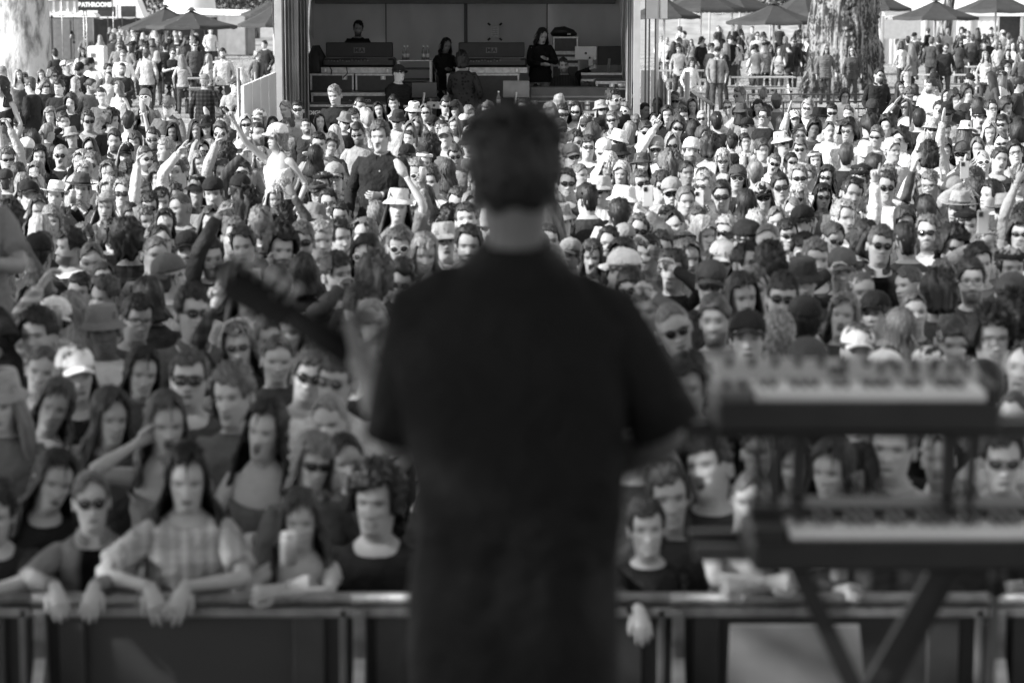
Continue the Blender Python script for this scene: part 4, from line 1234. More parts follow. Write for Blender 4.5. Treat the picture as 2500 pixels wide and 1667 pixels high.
def shared(kind, key, mk, mats):
    k = (kind, key)
    if k not in meshcache: meshcache[k] = mk().mesh(kind, mats)
    return meshcache[k]
def make_individual(s):
    res = 2 if s['Y'] < 13.5 or s['rider'] else (1 if s['Y'] < 42 else 0)
    if s['tr'] is not None and res == 0: res = 1
    s = prep(s, res); g = build_person(s)
    lean = s.get('lean', 0)
    ob = g['body'].build('person', M_SKIN, None, tone=s['skin'])
    zoff = s['up'] + lean - (.46 if s['seat'] else 0)
    ob.location = (s['pos'][0], s['pos'][1], zoff); ob.rotation_euler = (0, 0, R(s['byaw'])); ob.scale = (s['k'],) * 3
    t = g['top'].build({'J': 'jacket', 'p': 'puffer_jacket', 'x': 'tank_top', 'v': 'vest'}.get(s['top'], 'shirt'), top_mat(s), ob, tone=TONE_TOP[s['ttone']] if s['top'] != 'v' else .75)
    Rm = Matrix(g['Rh'].tolist()); hl = Vector(g['headloc']); r = np.random.RandomState(s['seed'] + 9)
    def on_head(o, sc=1.0): o.location = hl; o.rotation_euler = Rm.to_euler(); o.scale = (g['hs'] * sc,) * 3
    if not (s['hair'] == 'k' and s['ht'] > 6) and not (s['hat'] and s['hair'] in 'sk' and False):
        st = s['hair']; v = r.randint(0, 5) if res == 2 else 6 + r.randint(0, 4)
        if s['hat'] and st in 'c': st = 'l' if s['w'] else 's'
        me = shared('hair', (st, v), lambda: hair_mesh(st, 50 + v * 7 + ord(st), 2 if v < 6 else 1), [M_HAIR])
        o = link('hair', me, ob, TONE_HAIR[s['ht']]); on_head(o, 1.0 if not s['hat'] else .985)
        if s['hat'] in 'CKFNVQ' if s['hat'] else False: o.scale[2] *= .93
    if s['hat']:
        k = s['hat']; me = shared({'C': 'cap', 'Q': 'cap', 'K': 'bucket_hat', 'F': 'brimmed_hat', 'N': 'beanie', 'V': 'headband'}[k], k, lambda: hat_mesh(k), [M_CLOTH])
        o = link(me.name.split('.')[0], me, ob, TONE_TOP[s['hatt']]); on_head(o, 1.04 if s['hair'] != 'b' else 1.08)
    if s['eye']:
        k = s['eye']; me = shared('glasses' if k == 'G' else 'sunglasses', k, lambda: glasses_mesh(k), [M_LENS, M_FRAME])
        o = link(me.name.split('.')[0], me, ob); on_head(o, 1.0); o.color = (1, 1, 1, 1)
    if not s['rider'] or True:
        kind = 'sit' if (s['seat'] or s['rider'] or (s.get('deck') and s['up'] < .35)) else ('stand' if r.rand() < .75 or s['tr'] is None else 'step')
        v = r.randint(3); wm = s['w']
        if s['dress'] is not None: link('skirt', shared('skirt', 0, skirt_mesh, [M_CLOTH]), ob, TONE_TOP[s['dress']])
        tn = s['tr'] if s['tr'] is not None else int(r.choice([0, 1, 2, 3, 4, 6]))
        if s['dress'] is None: link('trousers', shared('trousers', (kind, wm, v), lambda: legs_mesh(kind, wm, v), [M_CLOTH]), ob, TONE_TOP[tn])
        link('shoes', shared('shoes', (kind, wm, v), lambda: shoes_mesh(kind, wm, v), [M_CLOTH]), ob, float(r.choice([.02, .05, .5])))
    s['ob'] = ob
    for (sd_, ax, ay, h) in s['armpx']:
        if h == 'g': EXTRAS.append((s, sd_, ax, ay))
    return ob
for s in sorted(indiv, key=lambda q: q['Y']): make_individual(s)

# the rest of the crowd, too many and too small to single out: one mesh
MM = MB()
def add_mass(s):
    res = 0 if s['Y'] > 13 or not s['listed'] and s['Y'] > 11 else 1
    s = prep(s, res); g = build_person(s); b = R(s['byaw']); k = s['k']; cb, sb = math.cos(b), math.sin(b)
    def tw(V):
        V = V * k; return np.stack([V[:, 0] * cb - V[:, 1] * sb + s['pos'][0], V[:, 0] * sb + V[:, 1] * cb + s['pos'][1], V[:, 2] + s['up'] - (.46 * 1 if s['seat'] else 0)], 1)
    def th(V, sc=1.0): return tw(V * g['hs'] * sc @ g['Rh'].T + g['headloc'])
    MM.merge(g['body'], tw, s['skin'], 0); MM.merge(g['top'], tw, TONE_TOP[s['ttone']], 2)
    r = np.random.RandomState(s['seed'] + 9); st = s['hair']
    if s['hat'] and st == 'c': st = 'l'
    MM.merge(HC(('hair', st, r.randint(4)), lambda v: hair_mesh(st, 300 + v * 3 + ord(st), 1 if s['Y'] < 18 else 0)), th, TONE_HAIR[s['ht']], 1)
    if s['hat']: MM.merge(HC(('hat', s['hat'], 0), lambda v: hat_mesh(s['hat'])), lambda V: th(V, 1.05), TONE_TOP[s['hatt']], 2)
    if s['eye']: MM.merge(HC(('eye', s['eye'], 0), lambda v: glasses_mesh(s['eye'])), th, 1.0, 3)
    if s['py'] < 330: MM.merge(HC(('leg', s['w'], r.randint(2)), lambda v: legs_mesh('stand', s['w'], v)), tw, .06, 2)
_hc = {}
def HC(key, f):
    if key not in _hc: _hc[key] = f(key[2])
    return _hc[key]
for s in mass: add_mass(s)
ob = MM.build('crowd', [M_SKIN, M_HAIR, M_CLOTH, M_LENS, M_FRAME])
tag(ob, 'dense mass of small distant faces filling the gaps of the far crowd', 'crowd', kind='stuff')
print('people done', sum(len(q) for q in MM.Q))
# ------------------------------------------------------------------ materials of the place
m_grass = plain('dry_grass', .30, rough=.95, var=.45, vscale=1.4, bump=.8, bscale=30, detail=8)
m_black = plain('black_paint', .018, rough=.5, var=.3); m_case = plain('black_laminate', .022, rough=.35, var=.25, vscale=14)
m_alu = plain('aluminium_trim', .42, rough=.38, metal=.6, var=.25, vscale=20); m_white = plain('white_paint', .78, rough=.5, var=.06)
m_steel = plain('galvanised_steel', .36, rough=.4, metal=.75, var=.25, vscale=12, bump=.1); m_grey = plain('grey_plastic', .14, rough=.5, var=.15)
m_dkgrey = plain('dark_grey', .05, rough=.6, var=.2); m_lgrey = plain('light_grey', .4, rough=.6, var=.1)
m_pvc = plain('tent_cloth', .55, rough=.7, var=.12, vscale=1.2, bump=.9, bscale=2.2, stretch=(1, 1, .6))
m_pvcw = plain('white_tent_cloth', .74, rough=.6, var=.08, vscale=1.5, bump=.6, bscale=2.0)
m_curtain = plain('grey_curtain', .26, rough=.85, var=.15, vscale=3); m_umb = plain('charcoal_canopy', .04, rough=.8, var=.15, vscale=4, bump=.3, bscale=5)
m_shade = plain('shade_cloth', .33, rough=.9, var=.25, vscale=2.0, bump=1.0, bscale=4, stretch=(.5, 1, 3)); m_dshade = plain('dark_shade_cloth', .05, rough=.9, var=.3, vscale=3, bump=.6, bscale=6)
m_wood = plain('weathered_wood', .36, rough=.8, var=.3, vscale=5, stretch=(.3, 3, 3), bump=.4); m_screen = plain('dark_glass', .012, rough=.08, var=0)
m_laptop = plain('brushed_silver', .34, rough=.35, metal=.4, var=.05); m_stage = plain('stage_black', .025, rough=.8, var=.3)
m_key = plain('ivory_key', .85, rough=.3, var=.05); m_bkey = plain('ebony_key', .014, rough=.3, var=0); m_leaf = plain('leaf', .07, rough=.6, var=.4, vscale=3)
m_paper = plain('paper', .62, rough=.8, var=.05); m_glass = plain('window_glass', .05, rough=.08, var=.1)

def part(name, parent, mat, fn, smooth=False):
    mb = MB(); fn(mb); return mb.build(name, mat, parent, smooth)
def pbox(name, parent, mat, c, s, rz=0, ch=.0, rx=0): return part(name, parent, mat, lambda m: box(m, c, s, rz, ch=ch, rx=rx))
def text(body, parent, loc, size, mat, rot=(math.pi / 2, 0, 0), depth=.004, bold=.0, name='lettering', sx=1.0, align='CENTER'):
    cu = bpy.data.curves.new(name, 'FONT'); cu.body = body; cu.size = size; cu.extrude = depth; cu.offset = bold; cu.align_x = align; cu.align_y = 'CENTER'
    o = bpy.data.objects.new(name, cu); col.objects.link(o); o.parent = parent; o.location = loc; o.rotation_euler = rot; o.scale = (sx, 1, 1); cu.materials.append(mat)
    bpy.context.view_layer.update(); me = bpy.data.meshes.new_from_object(o.evaluated_get(bpy.context.evaluated_depsgraph_get())); bpy.data.objects.remove(o)
    q = link(name, me, parent); q.location = loc; q.rotation_euler = rot; q.scale = (sx, 1, 1); return q
def struct(o): o['kind'] = 'structure'; return o

# ------------------------------------------------------------------ ground
gx = np.concatenate([np.linspace(-300, -40, 8), np.linspace(-36, 36, 60), np.linspace(40, 300, 8)]); gy = np.concatenate([np.linspace(-60, 6, 6), np.linspace(8, 130, 90), np.linspace(140, 700, 10)])
GX, GY = np.meshgrid(gx, gy); GZ = .03 * snoise(GX * .25, GY * .06, 3, 1, 6) * (GY > 44); GZ = np.where(GY < 44, 0, GZ)
mb = MB(); mb.add(np.stack([GX, GY, GZ - .015], -1).reshape(-1, 3), gridq(len(gy), len(gx), False)); struct(mb.build('ground', m_grass))
mb = MB(); r = np.random.RandomState(3)
for _ in range(6500):                                                     # tufts on the open ground behind the crowd
    if r.rand() < .45: px, py = r.uniform(330, 690), r.uniform(125, 300)
    else: px, py = r.uniform(1560, 2500), r.uniform(150, 300)
    p = atZ(px, py, 0)
    for k in range(3):
        a = r.uniform(0, 6.28); h = r.uniform(.03, .09); q = np.array([p.x + r.normal(0, .08), p.y + r.normal(0, .3), -.02]); d = np.array([math.cos(a), math.sin(a), 0]) * .02
        mb.add([q - d, q + d, q + [r.normal(0, .04), r.normal(0, .04), h]], T=[(0, 1, 2)])
tag(mb.build('grass', m_grass, smooth=False), 'pale dry grass tufts on the open ground', 'grass', kind='stuff')

# ------------------------------------------------------------------ trees
def bark_mat(name, base, dark, sc, stretch, p0=.4, p1=.56):
    m, t, p = newmat(name); L = t.links.new; tc = nd(t, 'ShaderNodeTexCoord'); mp = nd(t, 'ShaderNodeMapping'); mp.inputs['Scale'].default_value = stretch; L(tc.outputs['Object'], mp.inputs[0])
    n = nd(t, 'ShaderNodeTexNoise'); n.inputs['Scale'].default_value = sc; n.inputs['Detail'].default_value = 9; n.inputs['Roughness'].default_value = .65; L(mp.outputs[0], n.inputs['Vector'])
    r_ = nd(t, 'ShaderNodeValToRGB'); r_.color_ramp.elements[0].position = p0; r_.color_ramp.elements[0].color = g3(dark); r_.color_ramp.elements[1].position = p1; r_.color_ramp.elements[1].color = g3(base)
    L(n.outputs[0], r_.inputs[0]); L(r_.outputs[0], p.inputs['Base Color']); p.inputs['Roughness'].default_value = .9
    b = nd(t, 'ShaderNodeBump'); b.inputs['Strength'].default_value = 1; b.inputs['Distance'].default_value = .12; L(n.outputs[0], b.inputs['Height']); L(b.outputs[0], p.inputs['Normal']); return m
m_bark_s = bark_mat('smooth_gum_bark', .60, .16, 2.2, (1, 1, .4), .38, .54); m_bark_r = bark_mat('rough_bark', .34, .018, 4.0, (1.8, 1.8, .25), .47, .62)
def leaf_cloud(mb, c, rad, n, r, size=.11, flat=.7, clump=26):
    cs = [np.array(c) + np.array(rad) * (lambda v: v / np.linalg.norm(v) * r.uniform(.35, 1) ** .6)(r.normal(0, 1, 3)) for _ in range(clump)]
    k = r.randint(0, clump, n); P = np.array(cs)[k] + r.normal(0, 1, (n, 3)) * np.array(rad) * .17
    A = r.normal(0, 1, (n, 3)); A /= np.linalg.norm(A, axis=1)[:, None]; B = np.cross(A, r.normal(0, 1, (n, 3))); B /= np.linalg.norm(B, axis=1)[:, None]
    s = size * r.uniform(.6, 1.4, (n, 1)); V = np.stack([P - A * s, P + B * s * .4, P + A * s, P - B * s * .4], 1).reshape(-1, 3)
    mb.add(V, np.arange(n * 4).reshape(-1, 4), c=1)
def gum(label, x, y, r0, h, seed, mat, ridges=0, lean=0, leaves=2600, crown=3.5, flare=.5):
    t = empty('gum_tree' if mat is m_bark_s else 'rough_barked_tree', label, 'tree', (x, y, 0)); r = np.random.RandomState(seed)
    nz, nc = 110, 120; z = np.linspace(-.2, h, nz); a = np.linspace(0, 2 * np.pi, nc + 1)[:-1]; Z, A = np.meshgrid(z, a, indexing='ij')
    rad = r0 * (1 - .35 * Z / h) * (1 + flare * np.exp(-np.clip(Z, 0, 9) / .9) * (1 + .35 * np.sin(A * 5 + seed)))
    rad = rad * (1 + .04 * snoise(A, Z * .25, seed, 1.5) + (.05 * ridges) * np.abs(snoise(A, Z * .12, seed + 1, 6, 6)) + ridges * .03 * snoise(A, Z * .9, seed + 2, 9, 7))
    for _ in range(int(ridges * 16)):                                      # burls
        az, aa, s = r.uniform(.3, 4), r.uniform(0, 6.28), r.uniform(.15, .5); dd = np.abs((A - aa + np.pi) % (2 * np.pi) - np.pi) * r0
        rad = rad + r.uniform(.04, .16) * np.exp(-(dd / s) ** 2 - ((Z - az) / (s * 1.3)) ** 2)
    mb = MB(); mb.add(np.stack([rad * np.cos(A) + lean * Z, rad * np.sin(A), Z], -1).reshape(-1, 3), gridq(nz, nc)); mb.build('trunk', mat, t)
    top = np.array([lean * h, 0, h]); lm = MB(); cr = MB()
    for i in range(7):
        az = i * .9 + r.uniform(0, .5); ln = r.uniform(.6, 1) * crown * 1.3; e = top + np.array([math.cos(az) * ln, math.sin(az) * ln, r.uniform(.5, 1.1) * crown]); s0 = np.array([lean * h * .8, 0, h * r.uniform(.72, .97)])
        tube(lm, [s0, s0 * .5 + e * .5 + [0, 0, .6], e], [r0 * .35, r0 * .22, r0 * .08], 8); leaf_cloud(cr, e, (crown * .55,) * 2 + (crown * .4,), leaves // 7, r, size=.16)
    lm.build('limb', mat, t); cr.build('crown', m_leaf, t, False); return t
p = W(50, 100, 70); gum('broad smooth pale gum tree trunk at the left edge of the field', p.x, 70, .86, 9, 5, m_bark_s, 0, 0, 2600, 3.6, .25)
p = W(2083, 100, 76); gum('huge rough barked tree with burls behind the two people in puffer jackets', p.x, 78, 1.06, 9, 8, m_bark_r, 1.0, -.015, 2600, 3.6, .32)
p = W(2283, 100, 112); gum('slim dark leaning trunk before the white marquee', p.x - .5, 108, .26, 7, 9, m_bark_r, .4, .14, 900, 2, .4)
# tall gums beside the stage whose crowns shade the front of the crowd
def shade_tree(label, x, y, h, rad, n, seed, clump):
    t = empty('gum_tree', label, 'tree', (x, y, 0)); r = np.random.RandomState(seed); mb = MB()
    tube(mb, [(0, 0, -.2), (.1, 0, h * .3), (-.1, .2, h * .6), (0, 0, h)], [.55, .42, .34, .2], 14); mb.build('trunk', m_bark_s, t)
    mb = MB(); cr = MB(); c = np.array([0, 0, h])
    for i in range(9):
        v = r.normal(0, 1, 3); v /= np.linalg.norm(v); e = c + v * np.array(rad) * .6; tube(mb, [(0, 0, h * .55), c * .5 + e * .5 - [0, 0, 1.2], e], [.2, .14, .05], 8)
    mb.build('limb', m_bark_s, t); leaf_cloud(cr, c, rad, n, r, size=.17, clump=clump); cr.build('crown', m_leaf, t, False); return t

# ------------------------------------------------------------------ background left: toilets, sheds, tank, vans
m_toi = plain('pale_grey_plastic', .19, rough=.5, var=.2, vscale=2)
def toilet(x, y, rz, label, tone=m_grey):
    t = empty('portable_toilet', label, 'portable toilet', (x, y, 0), rz, 'portable toilets in rows beyond the field')
    pbox('body', t, tone, (0, 0, 1.03), (1.08, 1.1, 2.02), ch=.03); pbox('door', t, tone, (0, -.566, 1.0), (.74, .03, 1.86), ch=.01)
    def roof(m):
        a = np.linspace(0, np.pi, 9); rows = []
        for yy, k in ((-.58, 1), (-.56, 1.03), (.56, 1.03), (.58, 1)): rows.append(np.stack([-np.cos(a) * .56 * k, np.full(9, yy), 2.05 + np.sin(a) * .26 * k], 1))
        m.add(np.concatenate(rows), gridq(4, 9, False)); m.add(np.concatenate([rows[0], [[0, -.58, 2.05]]]), T=[(9, i, i + 1) for i in range(8)])
    part('roof', t, m_white, roof, True); pbox('vent', t, m_dkgrey, (0, -.57, 2.13), (.3, .02, .04)); return t
for px, lb in ((108, 'portable toilet with pale domed roof just right of the pale gum trunk'), (158, 'portable toilet behind the worker in a hi-vis vest'), (213, 'portable toilet at the right end of the left row, below the BATHROOMS sign')):
    p = W(px, 90, 118); toilet(p.x, 118, 0, lb)
words = ['first', 'second', 'third', 'fourth', 'fifth', 'sixth', 'seventh', 'eighth', 'ninth', 'tenth', 'eleventh', 'twelfth']
for i in range(12):
    x = -13.9 - i * .42 * 1.15; y = 127 + i * 1.22; toilet(x, y, R(68), f'slim portable toilet with scalloped white roof, {words[i]} from the near end of the receding row', m_toi)
t = empty('corrugated_shed', 'white corrugated shed with a sloping roof above the left toilets', 'shed', (W(160, 10, 130).x, 130, 0))
pbox('wall', t, m_lgrey, (0, 0, 1.4), (4.6, 2.4, 2.8)); part('roof', t, m_white, lambda m: beam(m, (-1.9, -1.3, 2.72), (1.6, -1.3, 3.05), 2.8, .08, up=(0, 1, 0)) if 0 else m.add([(-2.3, -1.5, 2.55), (2.3, -1.5, 3.15), (2.3, 1.5, 3.2), (-2.3, 1.5, 2.6), (-2.3, -1.5, 2.65), (2.3, -1.5, 3.25), (2.3, 1.5, 3.3), (-2.3, 1.5, 2.7)], [(0, 1, 5, 4), (1, 2, 6, 5), (2, 3, 7, 6), (3, 0, 4, 7), (4, 5, 6, 7), (3, 2, 1, 0)]))
for i in range(13): pbox('rib', t, m_white, (-2.2 + i * .36, -1.22, 1.4), (.12, .05, 2.7))
def van(x, y, label):
    t = empty('parked_van', label, 'van', (x, y, 0))
    def bd(m):
        pr = [(-1.6, .4), (-1.6, 2.75), (-1.45, 2.95), (.45, 2.95), (.8, 2.8), (1.15, 1.9), (1.75, 1.5), (1.8, .45)]
        V = [(a, yy, b) for yy in (-.9, .9) for a, b in pr]; n = len(pr); m.add(V, [(i, (i + 1) % n, n + (i + 1) % n, n + i) for i in range(n)], T=[(0, i, i + 1) for i in range(1, n - 1)] + [(n, n + i + 1, n + i) for i in range(1, n - 1)])
    part('body', t, m_white, bd); pbox('window', t, m_glass, (.35, -.905, 2.25), (.75, .02, .55), ch=.005); pbox('window', t, m_glass, (-.75, -.905, 2.25), (.9, .02, .5), ch=.005); pbox('door_seam', t, m_dkgrey, (-.2, -.91, 1.6), (.02, .01, 2.0))
    for sx in (-1, 1.2):
        w = part('wheel', t, m_black, lambda m: tube(m, [(sx, -.95, .36), (sx, -.7, .36)], .36, 20, up=(0, 0, 1)), True); part('rim', w, m_alu, lambda m: tube(m, [(sx, -.965, .36), (sx, -.94, .36)], .2, 14), True)
van(W(303, 20, 126).x, 126, 'white van behind the BATHROOMS sign, partly hidden by a black parasol')
t = empty('fabric_dome', 'large white rounded dome rising behind the two black parasols', 'dome', (W(463, 20, 150).x, 150, 0))
def dome(m):
    a = np.linspace(0, 2 * np.pi, 41)[:-1]; rows = [np.stack([np.cos(a) * q * 1.55, np.sin(a) * q * 1.2, np.full(40, zz)], 1) for zz, q in ((0, 1.12), (1, 1.10), (2, 1.05), (2.8, .98), (3.5, .84), (4.0, .64), (4.3, .38), (4.42, .02))]
    m.add(np.concatenate(rows), gridq(8, 40))
part('shell', t, m_pvcw, dome, True); part('hoop', t, m_grey, lambda m: tube(m, [(math.cos(q) * 1.80, 0, max(0, math.sin(q)) * 4.45) for q in np.linspace(0, np.pi, 20)], .05, 6, up=(0, 1, 0)), True)
def fence_run(label, x0, y0, x1, y1, h, panels, mat, postmat, group=None, sag=.03, cat='fence', name='shade_cloth_fence'):
    t = empty(name, label, cat, (x0, y0, 0), group=group); d = np.array([x1 - x0, y1 - y0, 0.]); L_ = np.linalg.norm(d); u = d / L_; nrm = np.array([-u[1], u[0], 0]); r = np.random.RandomState(int(abs(x0 * 7 + y0)))
    for i in range(panels):
        a, b = i / panels, (i + 1) / panels; n = 14; mb = MB(); rows = []
        for zz in np.linspace(.03, 1, 8):
            tt = np.linspace(a, b, n); s = np.sin((tt - a) / (b - a) * np.pi); P = tt[:, None] * d + np.array([0, 0, 1]) * (zz * h - sag * s[:, None] * zz) + nrm * (s * .04 * np.sin(tt * 40 + zz * 5))[:, None]; rows.append(P)
        mb.add(np.concatenate(rows), gridq(8, n, False)); mb.build('fence_panel', mat, t)
    for i in range(panels + 1): q = d * i / panels; part('post', t, postmat, lambda m: bar(m, q + [0, 0, 0], q + [0, 0, h + .08], .03, 8), True)
    part('top_rail', t, postmat, lambda m: bar(m, (0, 0, h), d + [0, 0, h], .018, 6), True); return t
a, b = W(228, 60, 116), W(530, 60, 122); fence_run('dark shade cloth fence behind the left parasols', a.x, 116, b.x, 122, 2.0, 9, m_dshade, m_grey)
a, b = W(1585, 60, 120), W(2030, 60, 118); fence_run('pale grey wrinkled shade cloth fence behind the right picnic area', a.x, 120, b.x, 118, 2.2, 6, m_shade, m_lgrey)
# far trees behind everything
for i, (px, Y, h, rr) in enumerate(((215, 165, 3.2, 2.6), (350, 170, 3.4, 2.8), (560, 165, 3.6, 2.8), (625, 172, 3.4, 2.6), (1700, 160, 3.4, 2.6), (1800, 170, 3.5, 2.6), (1945, 165, 3.6, 2.8), (95, 168, 3.4, 2.5))):
    lb = ['leafy tree behind the BATHROOMS sign', 'dark leafy tree between the van and the dome', 'leafy tree right of the white dome', 'leafy tree just left of the mixing tent', 'leafy tree beyond the shade cloth fence, just right of the white banner', 'leafy tree beyond the middle of the pale shade cloth fence', 'leafy tree left of the huge rough trunk', 'leafy tree behind the shed by the pale gum'][i]
    t = empty('leafy_tree', lb, 'tree', (W(px, 0, Y).x, Y, 0), group='trees beyond the field'); r = np.random.RandomState(40 + i)
    part('trunk', t, m_bark_r, lambda m: tube(m, [(0, 0, -.1), (.1, 0, 1.5), (0, .1, h)], [.25, .2, .1], 10), True)
    mb = MB(); leaf_cloud(mb, (0, 0, h), (rr, rr * .8, 2.0), 2600, r, size=.16, clump=30); mb.build('crown', m_leaf, t, False)

# sign
t = empty('hanging_sign', 'black BATHROOMS sign with white capitals on tall thin poles', 'sign', (W(232, 10, 88).x, 88, 0)); k = 88 / F_PX
zc = W(232, 9, 88).z; pbox('board', t, m_black, (0, 0, zc), (82 * k, .05, 34 * k), ch=.006); text('BATHROOMS', t, (0, -.035, W(232, 12.5, 88).z), 14.2 * k, m_white, bold=.014, sx=.93)
for dx in (-81, 43): part('pole', t, m_steel, lambda m: bar(m, (dx * k, 0.02, 0), (dx * k, .02, 3.7), .018, 8), True)
part('truss', t, m_steel, lambda m: [bar(m, ((-29 + q) * k, .05, 0), ((-29 + q) * k, .05, zc), .02, 6) for q in (0, 7)] + [bar(m, (-29 * k, .05, .2 * j), (-22 * k, .05, .2 * j + .2), .01, 4) for j in range(12)], True)

# ------------------------------------------------------------------ umbrellas
def umbrella(px, apex, rim, half, Y, label, rot=0, proto=[None]):
    s = F_PX / Y; x = W(px, 0, Y).x; zr = CAM_H - (rim - HOR) / s; za = zr + max(.45, (rim - apex) / s); rad = half / s
    t = empty('market_umbrella', label, 'umbrella', (x, Y, 0), R(rot), 'black market umbrellas over the picnic tables'); n = 8
    for i in range(n):
        a0, a1 = 2 * np.pi * i / n, 2 * np.pi * (i + 1) / n; rows = []
        for k in np.linspace(.02, 1, 7):
            aa = np.linspace(a0, a1, 5); chord = math.cos(np.pi / n) / np.cos(aa - (a0 + a1) / 2); sag = .05 * math.sin(np.pi * k)
            rows.append(np.stack([np.cos(aa) * rad * k * chord, np.sin(aa) * rad * k * chord, za - (za - zr) * k + np.zeros(5) - sag + .03 * k * (np.abs(np.linspace(-1, 1, 5)))], 1))
        rows.append(rows[-1] - [0, 0, .09]); mb = MB(); mb.add(np.concatenate(rows), gridq(8, 5, False)); mb.build('canopy_panel', m_umb, t)
        part('rib', t, m_lgrey, lambda m: bar(m, (0, 0, za - .06), (math.cos(a0) * rad * .97, math.sin(a0) * rad * .97, zr - .01), .01, 4), True)
    part('pole', t, m_white, lambda m: bar(m, (0, 0, 0), (0, 0, za), .035, 10), True); part('finial', t, m_umb, lambda m: tube(m, [(0, 0, za - .02), (0, 0, za + .03), (0, 0, za + .10)], [.22, .12, .03], 10), True)
    return t
UM = [(403, 17, 67, 108, 90, 'black umbrella just left of and behind the front left one'), (467, 25, 64, 112, 82, 'black umbrella nearest the white dome, pole running down to a small table'), (676, 6, 60, 100, 84, 'black umbrella half hidden behind the left side of the mixing tent'),
      (668, -2, 34, 80, 100, 'small dark umbrella farther back, above the one beside the tent'), (1622, -8, 40, 92, 84, 'black umbrella half behind the white hanging banner'), (1712, -30, 24, 112, 96, 'black umbrella second right of the white banner'), (1788, -35, 24, 110, 104, 'black umbrella cut by the top edge, over the shade cloth fence'),
      (1890, 8, 54, 118, 84, 'broad black umbrella with white pole left of the rough trunk'), (1962, -22, 37, 95, 98, 'black umbrella just behind the left side of the rough trunk'), (2285, 1, 43, 108, 86, 'broad black umbrella with white pole right of the rough trunk'), (2432, -22, 26, 100, 92, 'black umbrella at the right edge by the marquee'), (2150, -20, 22, 78, 100, 'black umbrella mostly hidden behind the right of the rough trunk')]
for i, u in enumerate(UM): umbrella(*u, rot=(i * 17) % 45)

# ------------------------------------------------------------------ picnic tables and small fittings
def picnic(px, py, Y, label, rz=0, L_=1.9):
    t = empty('picnic_table', label, 'table', (W(px, py, Y).x, Y, 0), R(rz), 'picnic tables under the umbrellas')
    for j in range(4): pbox('plank', t, m_wood, (0, -.27 + j * .18, .75), (L_, .165, .04), ch=.006)
    for s_ in (-1, 1): pbox('bench', t, m_wood, (0, s_ * .68, .44), (L_, .26, .04), ch=.006)
    for s_ in (-1, 1):
        for q in (-1, 1): part('leg', t, m_white, lambda m: beam(m, (s_ * L_ * .38, q * .12, .73), (s_ * L_ * .38, q * .62, .0), .05, .05), False)
        part('cross_bar', t, m_white, lambda m: beam(m, (s_ * L_ * .38, -.78, .40), (s_ * L_ * .38, .78, .40), .05, .04))
    return t
for a_ in ((485, 178, 73, 'picnic table under the front left umbrella', 10), (1678, 128, 80, 'picnic table right of the white banner pole', 0), (1862, 165, 74, 'picnic table behind the person in dark clothes left of the rough trunk', 5), (2318, 155, 76, 'picnic table beside the seated fair-haired person in white', -8), (2428, 128, 84, 'picnic table under the rightmost umbrella', 0), (1590, 98, 95, 'picnic table beyond the fence, close to the tent corner', 0)): picnic(*a_[:4], rz=a_[4])
t = empty('bar_table', 'long black skirted table with a white top behind the seated people at left', 'table', (W(520, 130, 80).x, 80, 0)); k = 80 / F_PX
pbox('top', t, m_white, (0, 0, 1.02), (98 * k, .7, .05), ch=.01)
for i in range(6): pbox('skirt_panel', t, m_black, (-41 * k + i * 16.3 * k, -.33, .50), (15.8 * k, .03, .98), ch=.004)
t = empty('ice_box', 'white upright box with print on its front, by the two people seen from behind', 'box', (W(238, 95, 82).x, 82, 0)); k = 82 / F_PX
pbox('cabinet', t, m_white, (0, 0, .95), (42 * k, .6, 1.1), ch=.05); pbox('stand', t, m_dkgrey, (0, 0, .2), (44 * k, .62, .4)); pbox('notice', t, m_grey, (-8 * k, -.31, 1.2), (10 * k, .01, .12)); pbox('notice', t, m_grey, (-3 * k, -.31, .95), (6 * k, .01, .12))
t = empty('queue_barrier', 'grey steel queue barrier right of the pale gum trunk', 'barrier', (W(168, 130, 80).x, 80, 0))
part('frame', t, m_steel, lambda m: tube(m, [(-.5, 0, 0), (-.5, 0, 1.0), (-.42, 0, 1.08), (.42, 0, 1.08), (.5, 0, 1.0), (.5, 0, 0)], .02, 8, up=(0, 1, 0)), True)
for i in range(9): part('upright', t, m_steel, lambda m: bar(m, (-.4 + i * .1, 0, .15), (-.4 + i * .1, 0, 1.07), .008, 5), True)

# ------------------------------------------------------------------ marquee, medical banner, dark rail on the right
t = empty('marquee', 'white marquee with grey open doorway at the right edge', 'tent', (0, 112, 0)); X = lambda px, Y=112: W(px, 0, Y).x
fr = [(2155, 2205), (2206, 2262), (2263, 2318), (2319, 2372), (2373, 2438), (2495, 2600)]
for a_, b_ in fr:
    mb = MB(); tt = np.linspace(0, 1, 12); rows = []
    for z in (0, .7, 1.4, 2.15): rows.append(np.stack([X(a_) + (X(b_) - X(a_)) * tt, .04 * np.sin(tt * 25 + a_) * (1.2 - z / 2.5), np.full(12, z)], 1))
    mb.add(np.concatenate(rows), gridq(4, 12, False)); mb.build('wall_panel', m_pvcw, t)
for px in (2155, 2262, 2318, 2372, 2438, 2495): part('post', t, m_lgrey, lambda m: beam(m, (X(px), -.06, 0), (X(px), -.06, 2.2), .09, .09, up=(0, 1, 0)))
pbox('inner_wall', t, m_grey, (X(2466), 1.2, 1.1), (1.6, .05, 2.2)); pbox('valance', t, m_pvcw, ((X(2155) + X(2600)) / 2, -.1, 2.3), (X(2600) - X(2155), .06, .3), ch=.01)
def mroof(m):
    x0, x1 = X(2150), X(2605); c = (x0 + x1) / 2
    m.add([(x0, -.2, 2.42), (x1, -.2, 2.42), (x1, 7, 2.42), (x0, 7, 2.42), (c - 1, 3.4, 4.4), (c + 1, 3.4, 4.4)], [(0, 1, 5, 4), (2, 3, 4, 5)], T=[(1, 2, 5), (3, 0, 4)])
